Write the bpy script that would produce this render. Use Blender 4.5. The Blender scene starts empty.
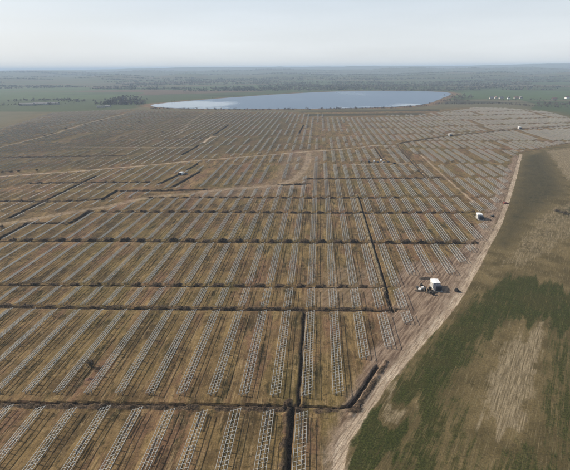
import bpy, bmesh, math, random
import numpy as np
from mathutils import Matrix, Vector

random.seed(7)
RNG = np.random.default_rng(11)
C = bpy.context.scene.collection
R = math.radians

# ------------------------------------------------------------------ camera
W0, H0 = 570.0, 470.0            # the photograph's size in pixels
FPX = 450.0                      # focal length in photograph pixels
CAMH = 110.0                     # flying height in metres
PITCH = math.atan((235 - 68) / FPX)
YAW = math.atan(36 * math.cos(PITCH) / FPX)
ROLL = R(0.45)
cam_d = bpy.data.cameras.new('camera')
cam_d.sensor_width = 36.0
cam_d.lens = 36.0 * FPX / W0
cam_d.clip_start = 0.5
cam_d.clip_end = 120000.0
cam = bpy.data.objects.new('camera', cam_d)
C.objects.link(cam)
CM = (Matrix.Translation((0, 0, CAMH)) @ Matrix.Rotation(YAW, 4, 'Z')
      @ Matrix.Rotation(math.pi / 2 - PITCH, 4, 'X') @ Matrix.Rotation(-ROLL, 4, 'Z'))
cam.matrix_world = CM
bpy.context.scene.camera = cam
CR = CM.to_3x3()


def P(px, py, z=0.0):
    """photograph pixel -> point on the ground (or at height z)"""
    d = CR @ Vector(((px - W0 / 2) / FPX, -(py - H0 / 2) / FPX, -1.0))
    t = (z - CAMH) / d.z
    return Vector((d.x * t, d.y * t, z))


def PX(x, y, z=0.0):
    """point -> photograph pixel"""
    v = CR.transposed() @ (Vector((x, y, z)) - Vector((0, 0, CAMH)))
    return (W0 / 2 + FPX * v.x / -v.z, H0 / 2 - FPX * v.y / -v.z)


# ------------------------------------------------------------------ sky, sun, exposure
SUN_EL = 33.0
SUN_DIR = Vector((-math.cos(R(17)), math.sin(R(17)), 0))       # towards the sun: left, a little ahead
world = bpy.data.worlds.new('World')
bpy.context.scene.world = world
world.use_nodes = True
wn, wl = world.node_tree.nodes, world.node_tree.links
bg = wn['Background']
sky = wn.new('ShaderNodeTexSky')
sky.sky_type = 'NISHITA'
sky.sun_disc = False
sky.sun_elevation = R(SUN_EL)
sky.sun_rotation = math.atan2(SUN_DIR.x, SUN_DIR.y)
sky.altitude = 100
sky.air_density = 1.0
sky.dust_density = 4.0
sky.ozone_density = 1.5
# a thin even veil of high cloud with faint wisps over the blue
tc = wn.new('ShaderNodeTexCoord')
mp = wn.new('ShaderNodeMapping')
mp.inputs['Scale'].default_value = (1.2, 1.2, 9.0)
mp.inputs['Rotation'].default_value = (0.06, 0.03, 0)
nz = wn.new('ShaderNodeTexNoise')
nz.inputs['Scale'].default_value = 1.6
nz.inputs['Detail'].default_value = 6
rp = wn.new('ShaderNodeMapRange')                  # faint wisps
rp.inputs['From Min'].default_value = 0.40
rp.inputs['From Max'].default_value = 0.75
rp.inputs['To Min'].default_value = 0.90
rp.inputs['To Max'].default_value = 1.06
sx = wn.new('ShaderNodeSeparateXYZ')
el = wn.new('ShaderNodeMapRange')                  # the veil thins with height
el.interpolation_type = 'SMOOTHSTEP'
el.inputs['From Min'].default_value = -0.05
el.inputs['From Max'].default_value = 0.75
el.inputs['To Min'].default_value = 0.88
el.inputs['To Max'].default_value = 0.12
mu = wn.new('ShaderNodeMath')
mu.operation = 'MULTIPLY'
mx = wn.new('ShaderNodeMix')
mx.data_type = 'RGBA'
vc = wn.new('ShaderNodeMix')                       # creamy white low down, pale blue higher up
vc.data_type = 'RGBA'
vc.inputs['A'].default_value = (9.0, 9.25, 9.25, 1)
vc.inputs['B'].default_value = (6.7, 7.9, 9.3, 1)
vz = wn.new('ShaderNodeMapRange')
vz.inputs['From Min'].default_value = 0.01
vz.inputs['From Max'].default_value = 0.20
wl.new(vz.outputs[0], vc.inputs['Factor'])
wl.new(vc.outputs['Result'], mx.inputs['B'])
wl.new(tc.outputs['Generated'], mp.inputs['Vector'])
wl.new(tc.outputs['Generated'], sx.inputs[0])
wl.new(sx.outputs['Z'], el.inputs['Value'])
wl.new(sx.outputs['Z'], vz.inputs['Value'])
wl.new(mp.outputs['Vector'], nz.inputs['Vector'])
wl.new(nz.outputs['Fac'], rp.inputs['Value'])
wl.new(rp.outputs[0], mu.inputs[0])
wl.new(el.outputs[0], mu.inputs[1])
wl.new(mu.outputs[0], mx.inputs['Factor'])
wl.new(sky.outputs['Color'], mx.inputs['A'])
wl.new(mx.outputs['Result'], bg.inputs['Color'])
bg.inputs['Strength'].default_value = 0.10

sun_d = bpy.data.lights.new('sun', 'SUN')
sun_d.energy = 5.0
sun_d.angle = R(0.53)
sun_d.color = (1.0, 0.90, 0.77)
sun = bpy.data.objects.new('sun', sun_d)
C.objects.link(sun)
sd = SUN_DIR * math.cos(R(SUN_EL)) + Vector((0, 0, math.sin(R(SUN_EL))))
sun.rotation_euler = sd.to_track_quat('Z', 'Y').to_euler()
sun.location = (-200, 100, 300)

sc = bpy.context.scene
sc.view_settings.view_transform = 'Standard'
sc.view_settings.look = 'None'
sc.view_settings.gamma = 1
sc.view_settings.use_curve_mapping = False
sc.view_settings.exposure = 0.12
sc.cycles.use_denoising = True
sc.cycles.volume_bounces = 0
sc.cycles.max_bounces = 4
sc.cycles.diffuse_bounces = 2
sc.cycles.glossy_bounces = 2


# ------------------------------------------------------------------ helpers
def tag(o, label=None, cat=None, group=None, kind=None):
    if label: o['label'] = label
    if cat: o['category'] = cat
    if group: o['group'] = group
    if kind: o['kind'] = kind
    return o


def link(name, me, mat=None, parent=None):
    o = bpy.data.objects.new(name, me)
    C.objects.link(o)
    if me is not None and mat is not None and not me.materials:
        me.materials.append(mat)
    if parent is not None:
        o.parent = parent
    return o


def empty(name, loc, rz=0.0):
    o = bpy.data.objects.new(name, None)
    C.objects.link(o)
    o.location = loc
    o.rotation_euler = (0, 0, rz)
    o.empty_display_size = 0.3
    return o


def np_mesh(name, verts, quads=None, tris=None, smooth=False):
    me = bpy.data.meshes.new(name)
    verts = np.asarray(verts, dtype=np.float32)
    nq = 0 if quads is None else len(quads)
    nt = 0 if tris is None else len(tris)
    me.vertices.add(len(verts))
    me.vertices.foreach_set('co', verts.ravel())
    me.loops.add(nq * 4 + nt * 3)
    parts, starts = [], []
    if nq:
        parts.append(np.asarray(quads, np.int32).ravel()); starts.append(np.arange(nq) * 4)
    if nt:
        parts.append(np.asarray(tris, np.int32).ravel()); starts.append(nq * 4 + np.arange(nt) * 3)
    me.loops.foreach_set('vertex_index', np.concatenate(parts))
    me.polygons.add(nq + nt)
    me.polygons.foreach_set('loop_start', np.concatenate(starts).astype(np.int32))
    if smooth:
        me.polygons.foreach_set('use_smooth', np.ones(nq + nt, bool))
    me.update(calc_edges=True)
    return me


class MB:
    """collects boxes, bars and rings into one mesh"""
    def __init__(s): s.v, s.f = [], []

    def box(s, x0, x1, y0, y1, z0, z1):
        b = len(s.v)
        s.v += [(x, y, z) for z in (z0, z1) for y in (y0, y1) for x in (x0, x1)]
        for q in ((0, 2, 3, 1), (4, 5, 7, 6), (0, 1, 5, 4), (2, 6, 7, 3), (0, 4, 6, 2), (1, 3, 7, 5)):
            s.f.append(tuple(b + i for i in q))
        return s

    def prism(s, pts, y0, y1):
        """outline in x,z extruded along y"""
        b, n = len(s.v), len(pts)
        s.v += [(x, y0, z) for x, z in pts] + [(x, y1, z) for x, z in pts]
        s.f.append(tuple(b + i for i in range(n)))
        s.f.append(tuple(b + n + i for i in reversed(range(n))))
        for i in range(n):
            j = (i + 1) % n
            s.f.append((b + i, b + n + i, b + n + j, b + j))
        return s

    def tube(s, a, c, r0, r1, n=6):
        a, c = Vector(a), Vector(c)
        d = (c - a).normalized()
        u = d.orthogonal().normalized(); w = d.cross(u)
        b = len(s.v)
        for p, r in ((a, r0), (c, r1)):
            for i in range(n):
                t = 2 * math.pi * i / n
                s.v.append(tuple(p + u * (r * math.cos(t)) + w * (r * math.sin(t))))
        for i in range(n):
            j = (i + 1) % n
            s.f.append((b + i, b + j, b + n + j, b + n + i))
        s.f.append(tuple(b + i for i in reversed(range(n))))
        s.f.append(tuple(b + n + i for i in range(n)))
        return s

    def mesh(s, name):
        me = bpy.data.meshes.new(name)
        me.from_pydata(s.v, [], s.f)
        bm = bmesh.new(); bm.from_mesh(me)
        bmesh.ops.recalc_face_normals(bm, faces=bm.faces)
        bm.to_mesh(me); bm.free()
        me.update()
        return me

    def build(s, name, mat, parent=None): return link(name, s.mesh(name), mat, parent)


def hash2(ix, iy, seed):
    n = (ix.astype(np.int64) * 374761393 + iy.astype(np.int64) * 668265263 + seed * 1442695041) & 0xFFFFFFFF
    n = ((n ^ (n >> 13)) * 1274126177) & 0xFFFFFFFF
    n = ((n ^ (n >> 16)) * 2246822519) & 0xFFFFFFFF
    return ((n ^ (n >> 15)) & 0xFFFFFF) / float(0xFFFFFF)


def vnoise(x, y, seed=0):
    ix, iy = np.floor(x), np.floor(y)
    fx, fy = x - ix, y - iy
    fx, fy = fx * fx * (3 - 2 * fx), fy * fy * (3 - 2 * fy)
    a, b = hash2(ix, iy, seed), hash2(ix + 1, iy, seed)
    c, d = hash2(ix, iy + 1, seed), hash2(ix + 1, iy + 1, seed)
    return (a * (1 - fx) + b * fx) * (1 - fy) + (c * (1 - fx) + d * fx) * fy


def fbm(x, y, seed=0, oct=4):
    t, a, s = 0, 0.5, 0
    for i in range(oct):
        t = t + a * vnoise(x * 2 ** i, y * 2 ** i, seed + i * 17); s += a; a *= 0.5
    return t / s


def sst(e0, e1, x):
    t = np.clip((x - e0) / (e1 - e0), 0, 1)
    return t * t * (3 - 2 * t)


def ground_pts(pix): return [P(*p).xy for p in pix]


def poly_dist(X, Y, pts):
    """distance to a polyline and the metres along it"""
    best = np.full(X.shape, 1e9); along = np.zeros(X.shape); side = np.zeros(X.shape); s0 = 0
    for a, b in zip(pts[:-1], pts[1:]):
        dx, dy = b[0] - a[0], b[1] - a[1]
        L = math.hypot(dx, dy) or 1e-6
        t = np.clip(((X - a[0]) * dx + (Y - a[1]) * dy) / L ** 2, 0, 1)
        d = np.hypot(X - a[0] - t * dx, Y - a[1] - t * dy)
        m = d < best
        best = np.where(m, d, best); along = np.where(m, s0 + t * L, along)
        side = np.where(m, (dx * (Y - a[1]) - dy * (X - a[0])) / L, side)
        s0 += L
    return best, along, side


def near_line(X, Y, pts, m):
    """indices of the points within about m metres of a polyline"""
    hit = np.zeros(X.shape, bool)
    for a, b in zip(pts[:-1], pts[1:]):
        hit |= (X > min(a[0], b[0]) - m) & (X < max(a[0], b[0]) + m) & (Y > min(a[1], b[1]) - m) & (Y < max(a[1], b[1]) + m)
    return np.nonzero(hit)[0]


def in_poly(X, Y, pts):
    c = np.zeros(X.shape, bool)
    n = len(pts)
    for i in range(n):
        (x0, y0), (x1, y1) = pts[i], pts[(i + 1) % n]
        if y0 == y1: continue
        c ^= ((y0 > Y) != (y1 > Y)) & (X < (x1 - x0) * (Y - y0) / (y1 - y0) + x0)
    return c


def poly_soft(X, Y, pts, soft):
    """1 inside, 0 outside, soft metres wide at the edge"""
    pts = [tuple(p) for p in pts]
    out = in_poly(X, Y, pts).astype(np.float32)
    for a, b in zip(pts, pts[1:] + pts[:1]):
        m = soft * 1.05
        sel = np.nonzero((X > min(a[0], b[0]) - m) & (X < max(a[0], b[0]) + m) & (Y > min(a[1], b[1]) - m) & (Y < max(a[1], b[1]) + m))[0]
        if len(sel):
            d = poly_dist(X[sel], Y[sel], [a, b])[0]
            ins = in_poly(X[sel], Y[sel], pts)
            v = sst(-soft, soft, np.where(ins, d, -d))
            # the nearest edge wins: values closest to one half
            out[sel] = np.where(np.abs(v - .5) < np.abs(out[sel] - .5), v, out[sel])
    return out


# ------------------------------------------------------------------ node material helper
class NT:
    def __init__(s, name):
        s.m = bpy.data.materials.new(name); s.m.use_nodes = True
        s.n, s.l = s.m.node_tree.nodes, s.m.node_tree.links
        s.b = s.n['Principled BSDF']

    def put(s, sock, v):
        if isinstance(v, bpy.types.NodeSocket): s.l.new(v, sock)
        elif v is not None:
            if hasattr(sock.default_value, '__len__') and not hasattr(v, '__len__'): v = (v,) * len(sock.default_value)
            if hasattr(sock.default_value, '__len__') and len(v) == 3 and len(sock.default_value) == 4: v = tuple(v) + (1,)
            sock.default_value = v

    def math(s, op, a, b=None, clamp=False):
        n = s.n.new('ShaderNodeMath'); n.operation = op; n.use_clamp = clamp
        s.put(n.inputs[0], a); s.put(n.inputs[1], b)
        return n.outputs[0]

    def mix(s, f, a, b, mode='MIX'):
        n = s.n.new('ShaderNodeMix'); n.data_type = 'RGBA'; n.blend_type = mode
        s.put(n.inputs['Factor'], f); s.put(n.inputs['A'], a); s.put(n.inputs['B'], b)
        return n.outputs['Result']

    def ramp(s, f, e0, e1):
        n = s.n.new('ShaderNodeMapRange'); n.interpolation_type = 'SMOOTHSTEP'
        s.put(n.inputs['Value'], f); n.inputs['From Min'].default_value = e0; n.inputs['From Max'].default_value = e1
        return n.outputs['Result']

    def noise(s, vec, scale, detail=4, rough=0.55):
        n = s.n.new('ShaderNodeTexNoise'); s.l.new(vec, n.inputs['Vector'])
        n.inputs['Scale'].default_value = scale; n.inputs['Detail'].default_value = detail
        n.inputs['Roughness'].default_value = rough
        return n.outputs['Fac']

    def mapping(s, vec, scale=(1, 1, 1), rot=(0, 0, 0)):
        n = s.n.new('ShaderNodeMapping'); s.l.new(vec, n.inputs['Vector'])
        n.inputs['Scale'].default_value = scale; n.inputs['Rotation'].default_value = rot
        return n.outputs[0]

    def pos(s): return s.n.new('ShaderNodeNewGeometry').outputs['Position']

    def attr(s, name):
        n = s.n.new('ShaderNodeAttribute'); n.attribute_name = name
        sp = s.n.new('ShaderNodeSeparateColor'); s.l.new(n.outputs['Color'], sp.inputs[0])
        return sp.outputs[0], sp.outputs[1], sp.outputs[2], n.outputs['Alpha']

    def bump(s, h, dist, strength=1.0):
        n = s.n.new('ShaderNodeBump'); n.inputs['Distance'].default_value = dist; n.inputs['Strength'].default_value = strength
        s.l.new(h, n.inputs['Height']); s.l.new(n.outputs[0], s.b.inputs['Normal'])

    def out(s, col, rough=0.9, spec=0.2, metal=0.0):
        s.put(s.b.inputs['Base Color'], col); s.put(s.b.inputs['Roughness'], rough)
        s.b.inputs['Specular IOR Level'].default_value = spec; s.b.inputs['Metallic'].default_value = metal
        return s.m


def simple(name, a, b, scale=2.0, rough=0.7, metal=0.0, spec=0.3, bump=0.0):
    t = NT(name); tcn = t.n.new('ShaderNodeTexCoord').outputs['Object']
    f = t.noise(tcn, scale, 5)
    f = t.ramp(f, 0.3, 0.7)
    if bump: t.bump(f, bump)
    return t.out(t.mix(f, a, b), rough, spec, metal)


def ground_material():
    t = NT('earth')
    p = t.pos()
    road, green, tan, dark = t.attr('mA')
    field, far, umber, reed = t.attr('mB')
    n_big = t.noise(p, 0.013, 4)
    pr0 = t.mapping(p, (1, 1, 1), (0, 0, R(29)))
    churn = t.attr('mC')[0]
    n_mid = t.noise(p, 0.06, 5)
    n_sml = t.noise(p, 0.35, 5, 0.65)
    n_fin = t.noise(p, 1.6, 4, 0.7)
    strk = t.noise(t.mapping(p, (1.1, 0.045, 1)), 1.0, 4, 0.6)             # wheel tracks along the racks
    strk2 = t.noise(t.mapping(p, (0.30, 0.018, 1)), 1.0, 4, 0.6)
    # soil of the building site: brown earth, olive weeds, reddish and straw patches
    soil = t.mix(t.ramp(n_mid, 0.36, 0.64), (0.088, 0.067, 0.038), (0.150, 0.116, 0.064))
    soil = t.mix(t.math('MULTIPLY', t.ramp(n_big, 0.44, 0.62), 0.65), soil, (0.112, 0.100, 0.044))
    n_red = t.noise(t.mapping(p, (0.05, 0.016, 1)), 1.0, 4, 0.6)
    soil = t.mix(t.math('MULTIPLY', t.ramp(n_red, 0.48, 0.64), 0.7), soil, (0.150, 0.098, 0.074))
    n_straw = t.noise(t.mapping(p, (0.13, 0.030, 1)), 1.3, 5, 0.65)
    soil = t.mix(t.math('MULTIPLY', t.ramp(n_straw, 0.50, 0.66), 0.75), soil, (0.215, 0.170, 0.092))
    n_weed = t.noise(t.mapping(p, (0.22, 0.06, 1)), 0.9, 6, 0.7)
    soil = t.mix(t.math('MULTIPLY', t.ramp(n_weed, 0.52, 0.64), 0.8), soil, (0.034, 0.034, 0.017))
    n_dp = t.noise(t.mapping(p, (0.055, 0.020, 1)), 1.0, 5, 0.6)
    soil = t.mix(t.math('MULTIPLY', t.ramp(n_dp, 0.54, 0.66), 0.6), soil, (0.044, 0.035, 0.022))
    fine = t.noise(t.mapping(p, (2.6, 0.16, 1)), 1.0, 4, 0.65)
    soil = t.mix(t.math('MULTIPLY', t.ramp(strk2, 0.52, 0.70), 0.4), soil, (0.140, 0.098, 0.064))
    soil = t.mix(t.math('MULTIPLY', t.ramp(strk, 0.53, 0.68), 0.65), soil, (0.240, 0.195, 0.125))
    soil = t.mix(t.math('MULTIPLY', t.ramp(strk, 0.45, 0.30), 0.45), soil, (0.032, 0.027, 0.016))
    soil = t.mix(t.math('MULTIPLY', t.ramp(fine, 0.55, 0.72), 0.55), soil, (0.260, 0.215, 0.145))
    soil = t.mix(t.math('MULTIPLY', t.ramp(fine, 0.45, 0.30), 0.5), soil, (0.036, 0.031, 0.018))
    soil = t.mix(t.math('MULTIPLY', t.ramp(n_sml, 0.54, 0.70), 0.6), soil, (0.225, 0.185, 0.115))
    soil = t.mix(t.math('MULTIPLY', t.ramp(n_sml, 0.46, 0.30), 0.75), soil, (0.034, 0.031, 0.017))
    soil = t.mix(1.0, soil, (1.13, 1.06, 0.98), 'MULTIPLY')
    # churned reddish ground by the road
    ch = t.noise(t.mapping(pr0, (0.9, 0.07, 1)), 1.0, 5, 0.65)
    chc = t.mix(t.ramp(ch, 0.36, 0.62), (0.120, 0.086, 0.066), (0.262, 0.208, 0.160))
    # grass field beyond the road: straw with drill lines
    pr = t.mapping(p, (1, 1, 1), (0, 0, R(29)))
    fs = t.noise(t.mapping(pr, (0.75, 0.035, 1)), 1.0, 5, 0.62)
    fs2 = t.noise(t.mapping(pr, (2.4, 0.10, 1)), 1.0, 3, 0.6)
    straw = t.mix(t.ramp(n_mid, 0.35, 0.65), (0.088, 0.072, 0.036), (0.150, 0.120, 0.066))
    straw = t.mix(t.math('MULTIPLY', t.ramp(fs2, 0.5, 0.75), 0.6), straw, (0.240, 0.200, 0.130))
    straw = t.mix(t.math('MULTIPLY', t.ramp(n_sml, 0.45, 0.28), 0.6), straw, (0.054, 0.046, 0.023))
    base = t.mix(field, straw, soil)
    ub = t.mix(t.ramp(n_sml, 0.35, 0.65), (0.046, 0.042, 0.022), (0.086, 0.074, 0.042))
    ub = t.mix(t.math('MULTIPLY', t.ramp(fs, 0.5, 0.7), 0.4), ub, (0.115, 0.095, 0.056))
    base = t.mix(t.ramp(t.math('ADD', umber, t.math('ADD', t.math('MULTIPLY', t.math('SUBTRACT', n_mid, 0.5), 1.2), t.math('MULTIPLY', t.math('SUBTRACT', n_sml, 0.5), 0.8))), 0.15, 0.85), base, ub)
    # sown green, thin where the drill lines show
    gsum = t.math('ADD', green, t.math('MULTIPLY', t.math('SUBTRACT', fs, 0.5), 1.3))
    gsum = t.math('ADD', gsum, t.math('MULTIPLY', t.math('SUBTRACT', n_sml, 0.5), 0.9))
    gsum = t.math('ADD', gsum, t.math('MULTIPLY', t.math('SUBTRACT', fs2, 0.5), 1.3))
    gsum = t.math('ADD', gsum, t.math('MULTIPLY', t.math('SUBTRACT', n_mid, 0.5), 1.0))
    gcol = t.mix(t.ramp(n_fin, 0.3, 0.7), (0.024, 0.031, 0.008), (0.055, 0.064, 0.019))
    gcol = t.mix(t.math('MULTIPLY', t.ramp(n_mid, 0.45, 0.65), 0.6), gcol, (0.056, 0.051, 0.020))
    gcol = t.mix(t.math('MULTIPLY', t.ramp(fs2, 0.55, 0.74), 0.65), gcol, (0.135, 0.114, 0.062))
    base = t.mix(t.math('MULTIPLY', t.ramp(gsum, 0.32, 0.86), 0.92), base, gcol)
    tsum = t.math('ADD', tan, t.math('MULTIPLY', t.math('SUBTRACT', n_sml, 0.5), 0.7))
    tsum = t.math('ADD', tsum, t.math('MULTIPLY', t.math('SUBTRACT', fs, 0.5), 0.7))
    tcol = t.mix(t.ramp(fs2, 0.3, 0.7), (0.120, 0.098, 0.062), (0.270, 0.228, 0.160))
    base = t.mix(t.math('MULTIPLY', t.ramp(tsum, 0.35, 0.75), 0.85), base, tcol)
    chs = t.math('ADD', churn, t.math('MULTIPLY', t.math('SUBTRACT', n_sml, 0.5), 0.6))
    base = t.mix(t.math('MULTIPLY', t.ramp(chs, 0.15, 0.85), 0.88), base, chc)
    # compacted light tracks
    rsum = t.math('ADD', road, t.math('MULTIPLY', t.math('SUBTRACT', n_sml, 0.5), 0.55))
    rcol = t.mix(t.ramp(n_mid, 0.3, 0.7), (0.285, 0.235, 0.180), (0.410, 0.355, 0.285))
    rcol = t.mix(t.math('MULTIPLY', t.ramp(fs2, 0.45, 0.62), 0.65), rcol, (0.150, 0.108, 0.076))
    base = t.mix(t.math('MULTIPLY', t.ramp(rsum, 0.30, 0.80), 0.9), base, rcol)
    # freshly dug dark earth
    dsum = t.math('ADD', dark, t.math('MULTIPLY', t.math('SUBTRACT', n_fin, 0.5), 0.5))
    dcol = t.mix(t.ramp(n_fin, 0.35, 0.7), (0.030, 0.024, 0.017), (0.125, 0.094, 0.066))
    base = t.mix(t.ramp(dsum, 0.28, 0.62), base, dcol)
    # farmland and woods far off
    vo = t.n.new('ShaderNodeTexVoronoi'); vo.inputs['Scale'].default_value = 1.0
    wob = t.n.new('ShaderNodeVectorMath'); wob.operation = 'ADD'
    sn = t.n.new('ShaderNodeTexNoise'); sn.inputs['Scale'].default_value = 0.0012; t.l.new(p, sn.inputs['Vector'])
    wm = t.n.new('ShaderNodeVectorMath'); wm.operation = 'SCALE'; wm.inputs['Scale'].default_value = 0.5
    t.l.new(sn.outputs['Color'], wm.inputs[0])
    t.l.new(t.mapping(p, (0.0011, 0.0016, 1), (0, 0, 0.35)), wob.inputs[0]); t.l.new(wm.outputs[0], wob.inputs[1])
    t.l.new(wob.outputs[0], vo.inputs['Vector'])
    sp = t.n.new('ShaderNodeSeparateColor'); t.l.new(vo.outputs['Color'], sp.inputs[0])
    fcol = t.mix(t.ramp(sp.outputs[0], 0.42, 0.58), (0.072, 0.090, 0.044), (0.125, 0.114, 0.072))
    fcol = t.mix(t.ramp(sp.outputs[1], 0.60, 0.75), fcol, (0.084, 0.112, 0.054))
    fcol = t.mix(t.ramp(sp.outputs[2], 0.78, 0.86), fcol, (0.120, 0.090, 0.064))
    wood = t.noise(t.mapping(p, (0.0007, 0.0018, 1)), 1.0, 5, 0.6)
    fcol = t.mix(t.math('MULTIPLY', t.ramp(wood, 0.56, 0.60), 0.6), fcol, (0.032, 0.034, 0.024))
    fcol = t.mix(t.math('MULTIPLY', t.ramp(t.noise(p, 0.012, 4), 0.45, 0.7), 0.35), fcol, (0.052, 0.053, 0.029))
    base = t.mix(far, base, fcol)
    rd = t.mix(t.ramp(n_mid, 0.4, 0.6), (0.132, 0.088, 0.050), (0.188, 0.132, 0.080))
    base = t.mix(reed, base, rd)
    gr = t.mix(t.math('MULTIPLY', t.ramp(n_fin, 0.25, 0.8), 1.0), (0.72, 0.72, 0.72), (1.25, 1.25, 1.25))
    base = t.mix(1.0, base, gr, 'MULTIPLY')
    ga = t.n.new('ShaderNodeGamma'); ga.inputs['Gamma'].default_value = 1.25; t.l.new(base, ga.inputs['Color'])
    hs = t.n.new('ShaderNodeHueSaturation'); hs.inputs['Saturation'].default_value = 1.0; hs.inputs['Value'].default_value = 1.55
    t.l.new(ga.outputs[0], hs.inputs['Color']); base = hs.outputs[0]
    h = t.math('ADD', t.math('MULTIPLY', n_fin, 0.35), n_sml)
    t.bump(h, 0.35, 0.7)
    return t.out(base, 0.95, 0.12)


M = {}
M['earth'] = ground_material()
M['steel'] = simple('galvanised_steel', (0.27, 0.28, 0.27), (0.45, 0.46, 0.43), 0.35, 0.5, 0.15, 0.4)
M['post'] = simple('galvanised_post', (0.20, 0.205, 0.20), (0.28, 0.285, 0.275), 2.0, 0.55, 0.25, 0.4)
M['white'] = simple('white_cabin_paint', (0.74, 0.75, 0.74), (0.82, 0.82, 0.80), 0.8, 0.55)
M['navy'] = simple('dark_cabinet_paint', (0.035, 0.042, 0.060), (0.055, 0.062, 0.080), 1.0, 0.5)
M['concrete'] = simple('concrete', (0.26, 0.25, 0.23), (0.36, 0.35, 0.32), 1.5, 0.9)
M['wood'] = simple('pallet_wood', (0.20, 0.14, 0.085), (0.32, 0.24, 0.15), 3.0, 0.85)
M['black'] = simple('black_plastic', (0.018, 0.018, 0.018), (0.035, 0.034, 0.033), 2.0, 0.5)
M['rubber'] = simple('rubber', (0.015, 0.015, 0.015), (0.03, 0.03, 0.03), 3.0, 0.8)
M['glass'] = simple('dark_glass', (0.02, 0.025, 0.03), (0.03, 0.035, 0.04), 1.0, 0.15, 0.0, 0.6)
M['red'] = simple('dark_red_paint', (0.16, 0.030, 0.022), (0.20, 0.045, 0.032), 1.0, 0.4)
M['yellow'] = simple('yellow_paint', (0.45, 0.27, 0.03), (0.55, 0.33, 0.05), 1.0, 0.5)
M['dark_earth'] = simple('dark_earth', (0.022, 0.018, 0.014), (0.075, 0.058, 0.042), 1.6, 0.95, bump=0.15)
M['rust'] = simple('rust_red_earth', (0.120, 0.062, 0.042), (0.19, 0.110, 0.078), 1.2, 0.95, bump=0.1)
M['twig'] = simple('bare_twigs', (0.050, 0.040, 0.030), (0.105, 0.085, 0.062), 0.6, 0.9)
M['twig2'] = simple('bare_woodland', (0.080, 0.066, 0.058), (0.150, 0.120, 0.100), 0.05, 0.95)
M['farwood'] = simple('far_woods', (0.075, 0.075, 0.056), (0.135, 0.122, 0.092), 0.01, 0.95)
M['bark'] = simple('bark', (0.060, 0.048, 0.036), (0.11, 0.09, 0.07), 3.0, 0.9)
M['fir'] = simple('dark_wood', (0.026, 0.034, 0.022), (0.060, 0.062, 0.040), 0.03, 0.95)
M['roof'] = simple('tile_roof', (0.13, 0.075, 0.060), (0.19, 0.110, 0.090), 0.5, 0.8)
M['greyroof'] = simple('grey_roof', (0.11, 0.11, 0.115), (0.18, 0.18, 0.185), 0.5, 0.8)
M['render'] = simple('pale_render', (0.34, 0.32, 0.28), (0.46, 0.43, 0.38), 0.4, 0.85)

# ------------------------------------------------------------------ layout of the site
PITCH_ROW = 11.2                                   # row spacing of the racks in metres
OFF = -0.22                                        # phase of the rows
T = []                                             # trenches: dict(pts, w, depth, spoil offset, spoil width, spoil height, lumps)


def trench(pix, w, depth, so, sw, sh, lump, label, dark=1.0, world_pts=None):
    T.append(dict(pts=[tuple(q) for q in (world_pts or ground_pts(pix))], w=w, d=depth, so=so, sw=sw, sh=sh,
                  lump=lump, label=label, dark=dark))


def lane(k, py0, py1):
    """a line parallel to the racks at k row spacings, between two pixel heights"""
    X = k * PITCH_ROW
    def yat(py):
        lo, hi = 20.0, 6000.0
        for _ in range(50):
            m = (lo + hi) / 2
            if PX(X, m)[1] > py: lo = m
            else: hi = m
        return lo
    return [(X, yat(py0)), (X, yat(py1))]


T1 = [(-60, 401.5), (0, 402), (140, 403.5), (270, 405.6), (340, 407.3), (348, 407)]
T2 = [(-60, 306), (0, 306.9), (140, 309), (300, 310.3), (396, 311)]
T3 = [(-60, 285), (0, 285.3), (130, 286), (300, 287.3), (384, 288)]
T4 = [(-60, 241), (0, 241.2), (140, 241.6), (300, 242.8), (400, 243.2), (474, 244)]
T5 = [(88, 212), (200, 212.4), (330, 213.4), (470, 213)]
T6 = [(150, 198), (250, 198), (330, 198.5), (400, 198)]
T7 = [(308, 179), (390, 179), (440, 178)]
trench(T1, 1.3, 1.2, -2.1, 1.4, 0.8, 0.8, 'long open cable trench crossing the foreground, nearest the camera')
trench(T2, 1.4, 0.9, 2.1, 1.2, 0.55, 0.9, 'second cable trench across the racks, behind the foreground one')
trench(T3, 0.9, 0.9, 2.2, 1.4, 0.8, 1.0, 'third cable trench across the racks, close behind the second')
trench(T4, 1.5, 1.0, 3.0, 2.3, 1.35, 1.0, 'fourth cable trench across the racks with big dark heaps along it')
trench(T5, 1.5, 0.9, 2.6, 1.6, 0.8, 1.0, 'fifth cable trench across the racks with broken dark heaps')
trench(T6, 1.6, 0.9, 2.6, 1.6, 0.7, 1.0, 'short broken cable trench behind the fifth one, left of centre')
trench(T7, 2.0, 0.9, 2.6, 1.6, 0.7, 0.8, 'cable trench in front of the parked site vehicles')
trench(None, 1.3, 1.3, -2.1, 0.7, 0.35, 0.2, 'straight trench running along the racks from first to second cross trench', 1.0, lane(-0.465, 404, 312))
trench(None, 1.5, 1.6, 2.3, 1.7, 1.05, 0.25, 'deep trench running down to the bottom edge beside a dark bank', 1.0, lane(-0.63, 500, 411))
trench([(349, 406.5), (358, 396), (377.5, 366)], 1.6, 1.3, -2.6, 1.2, 0.75, 0.4, 'slanting trench beside the dirt road, running away from the first cross trench')
trench(None, 0.9, 0.9, 1.9, 1.7, 1.1, 0.25, 'trench beside the tan ridge running along the racks, right of centre', 0.0, lane(3.36, 292, 196))
trench(None, 1.2, 0.9, 2.0, 0.8, 0.4, 0.3, 'short trench piece left of the white cabin nearest the camera', 1.0, lane(3.33, 312, 293))
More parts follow.
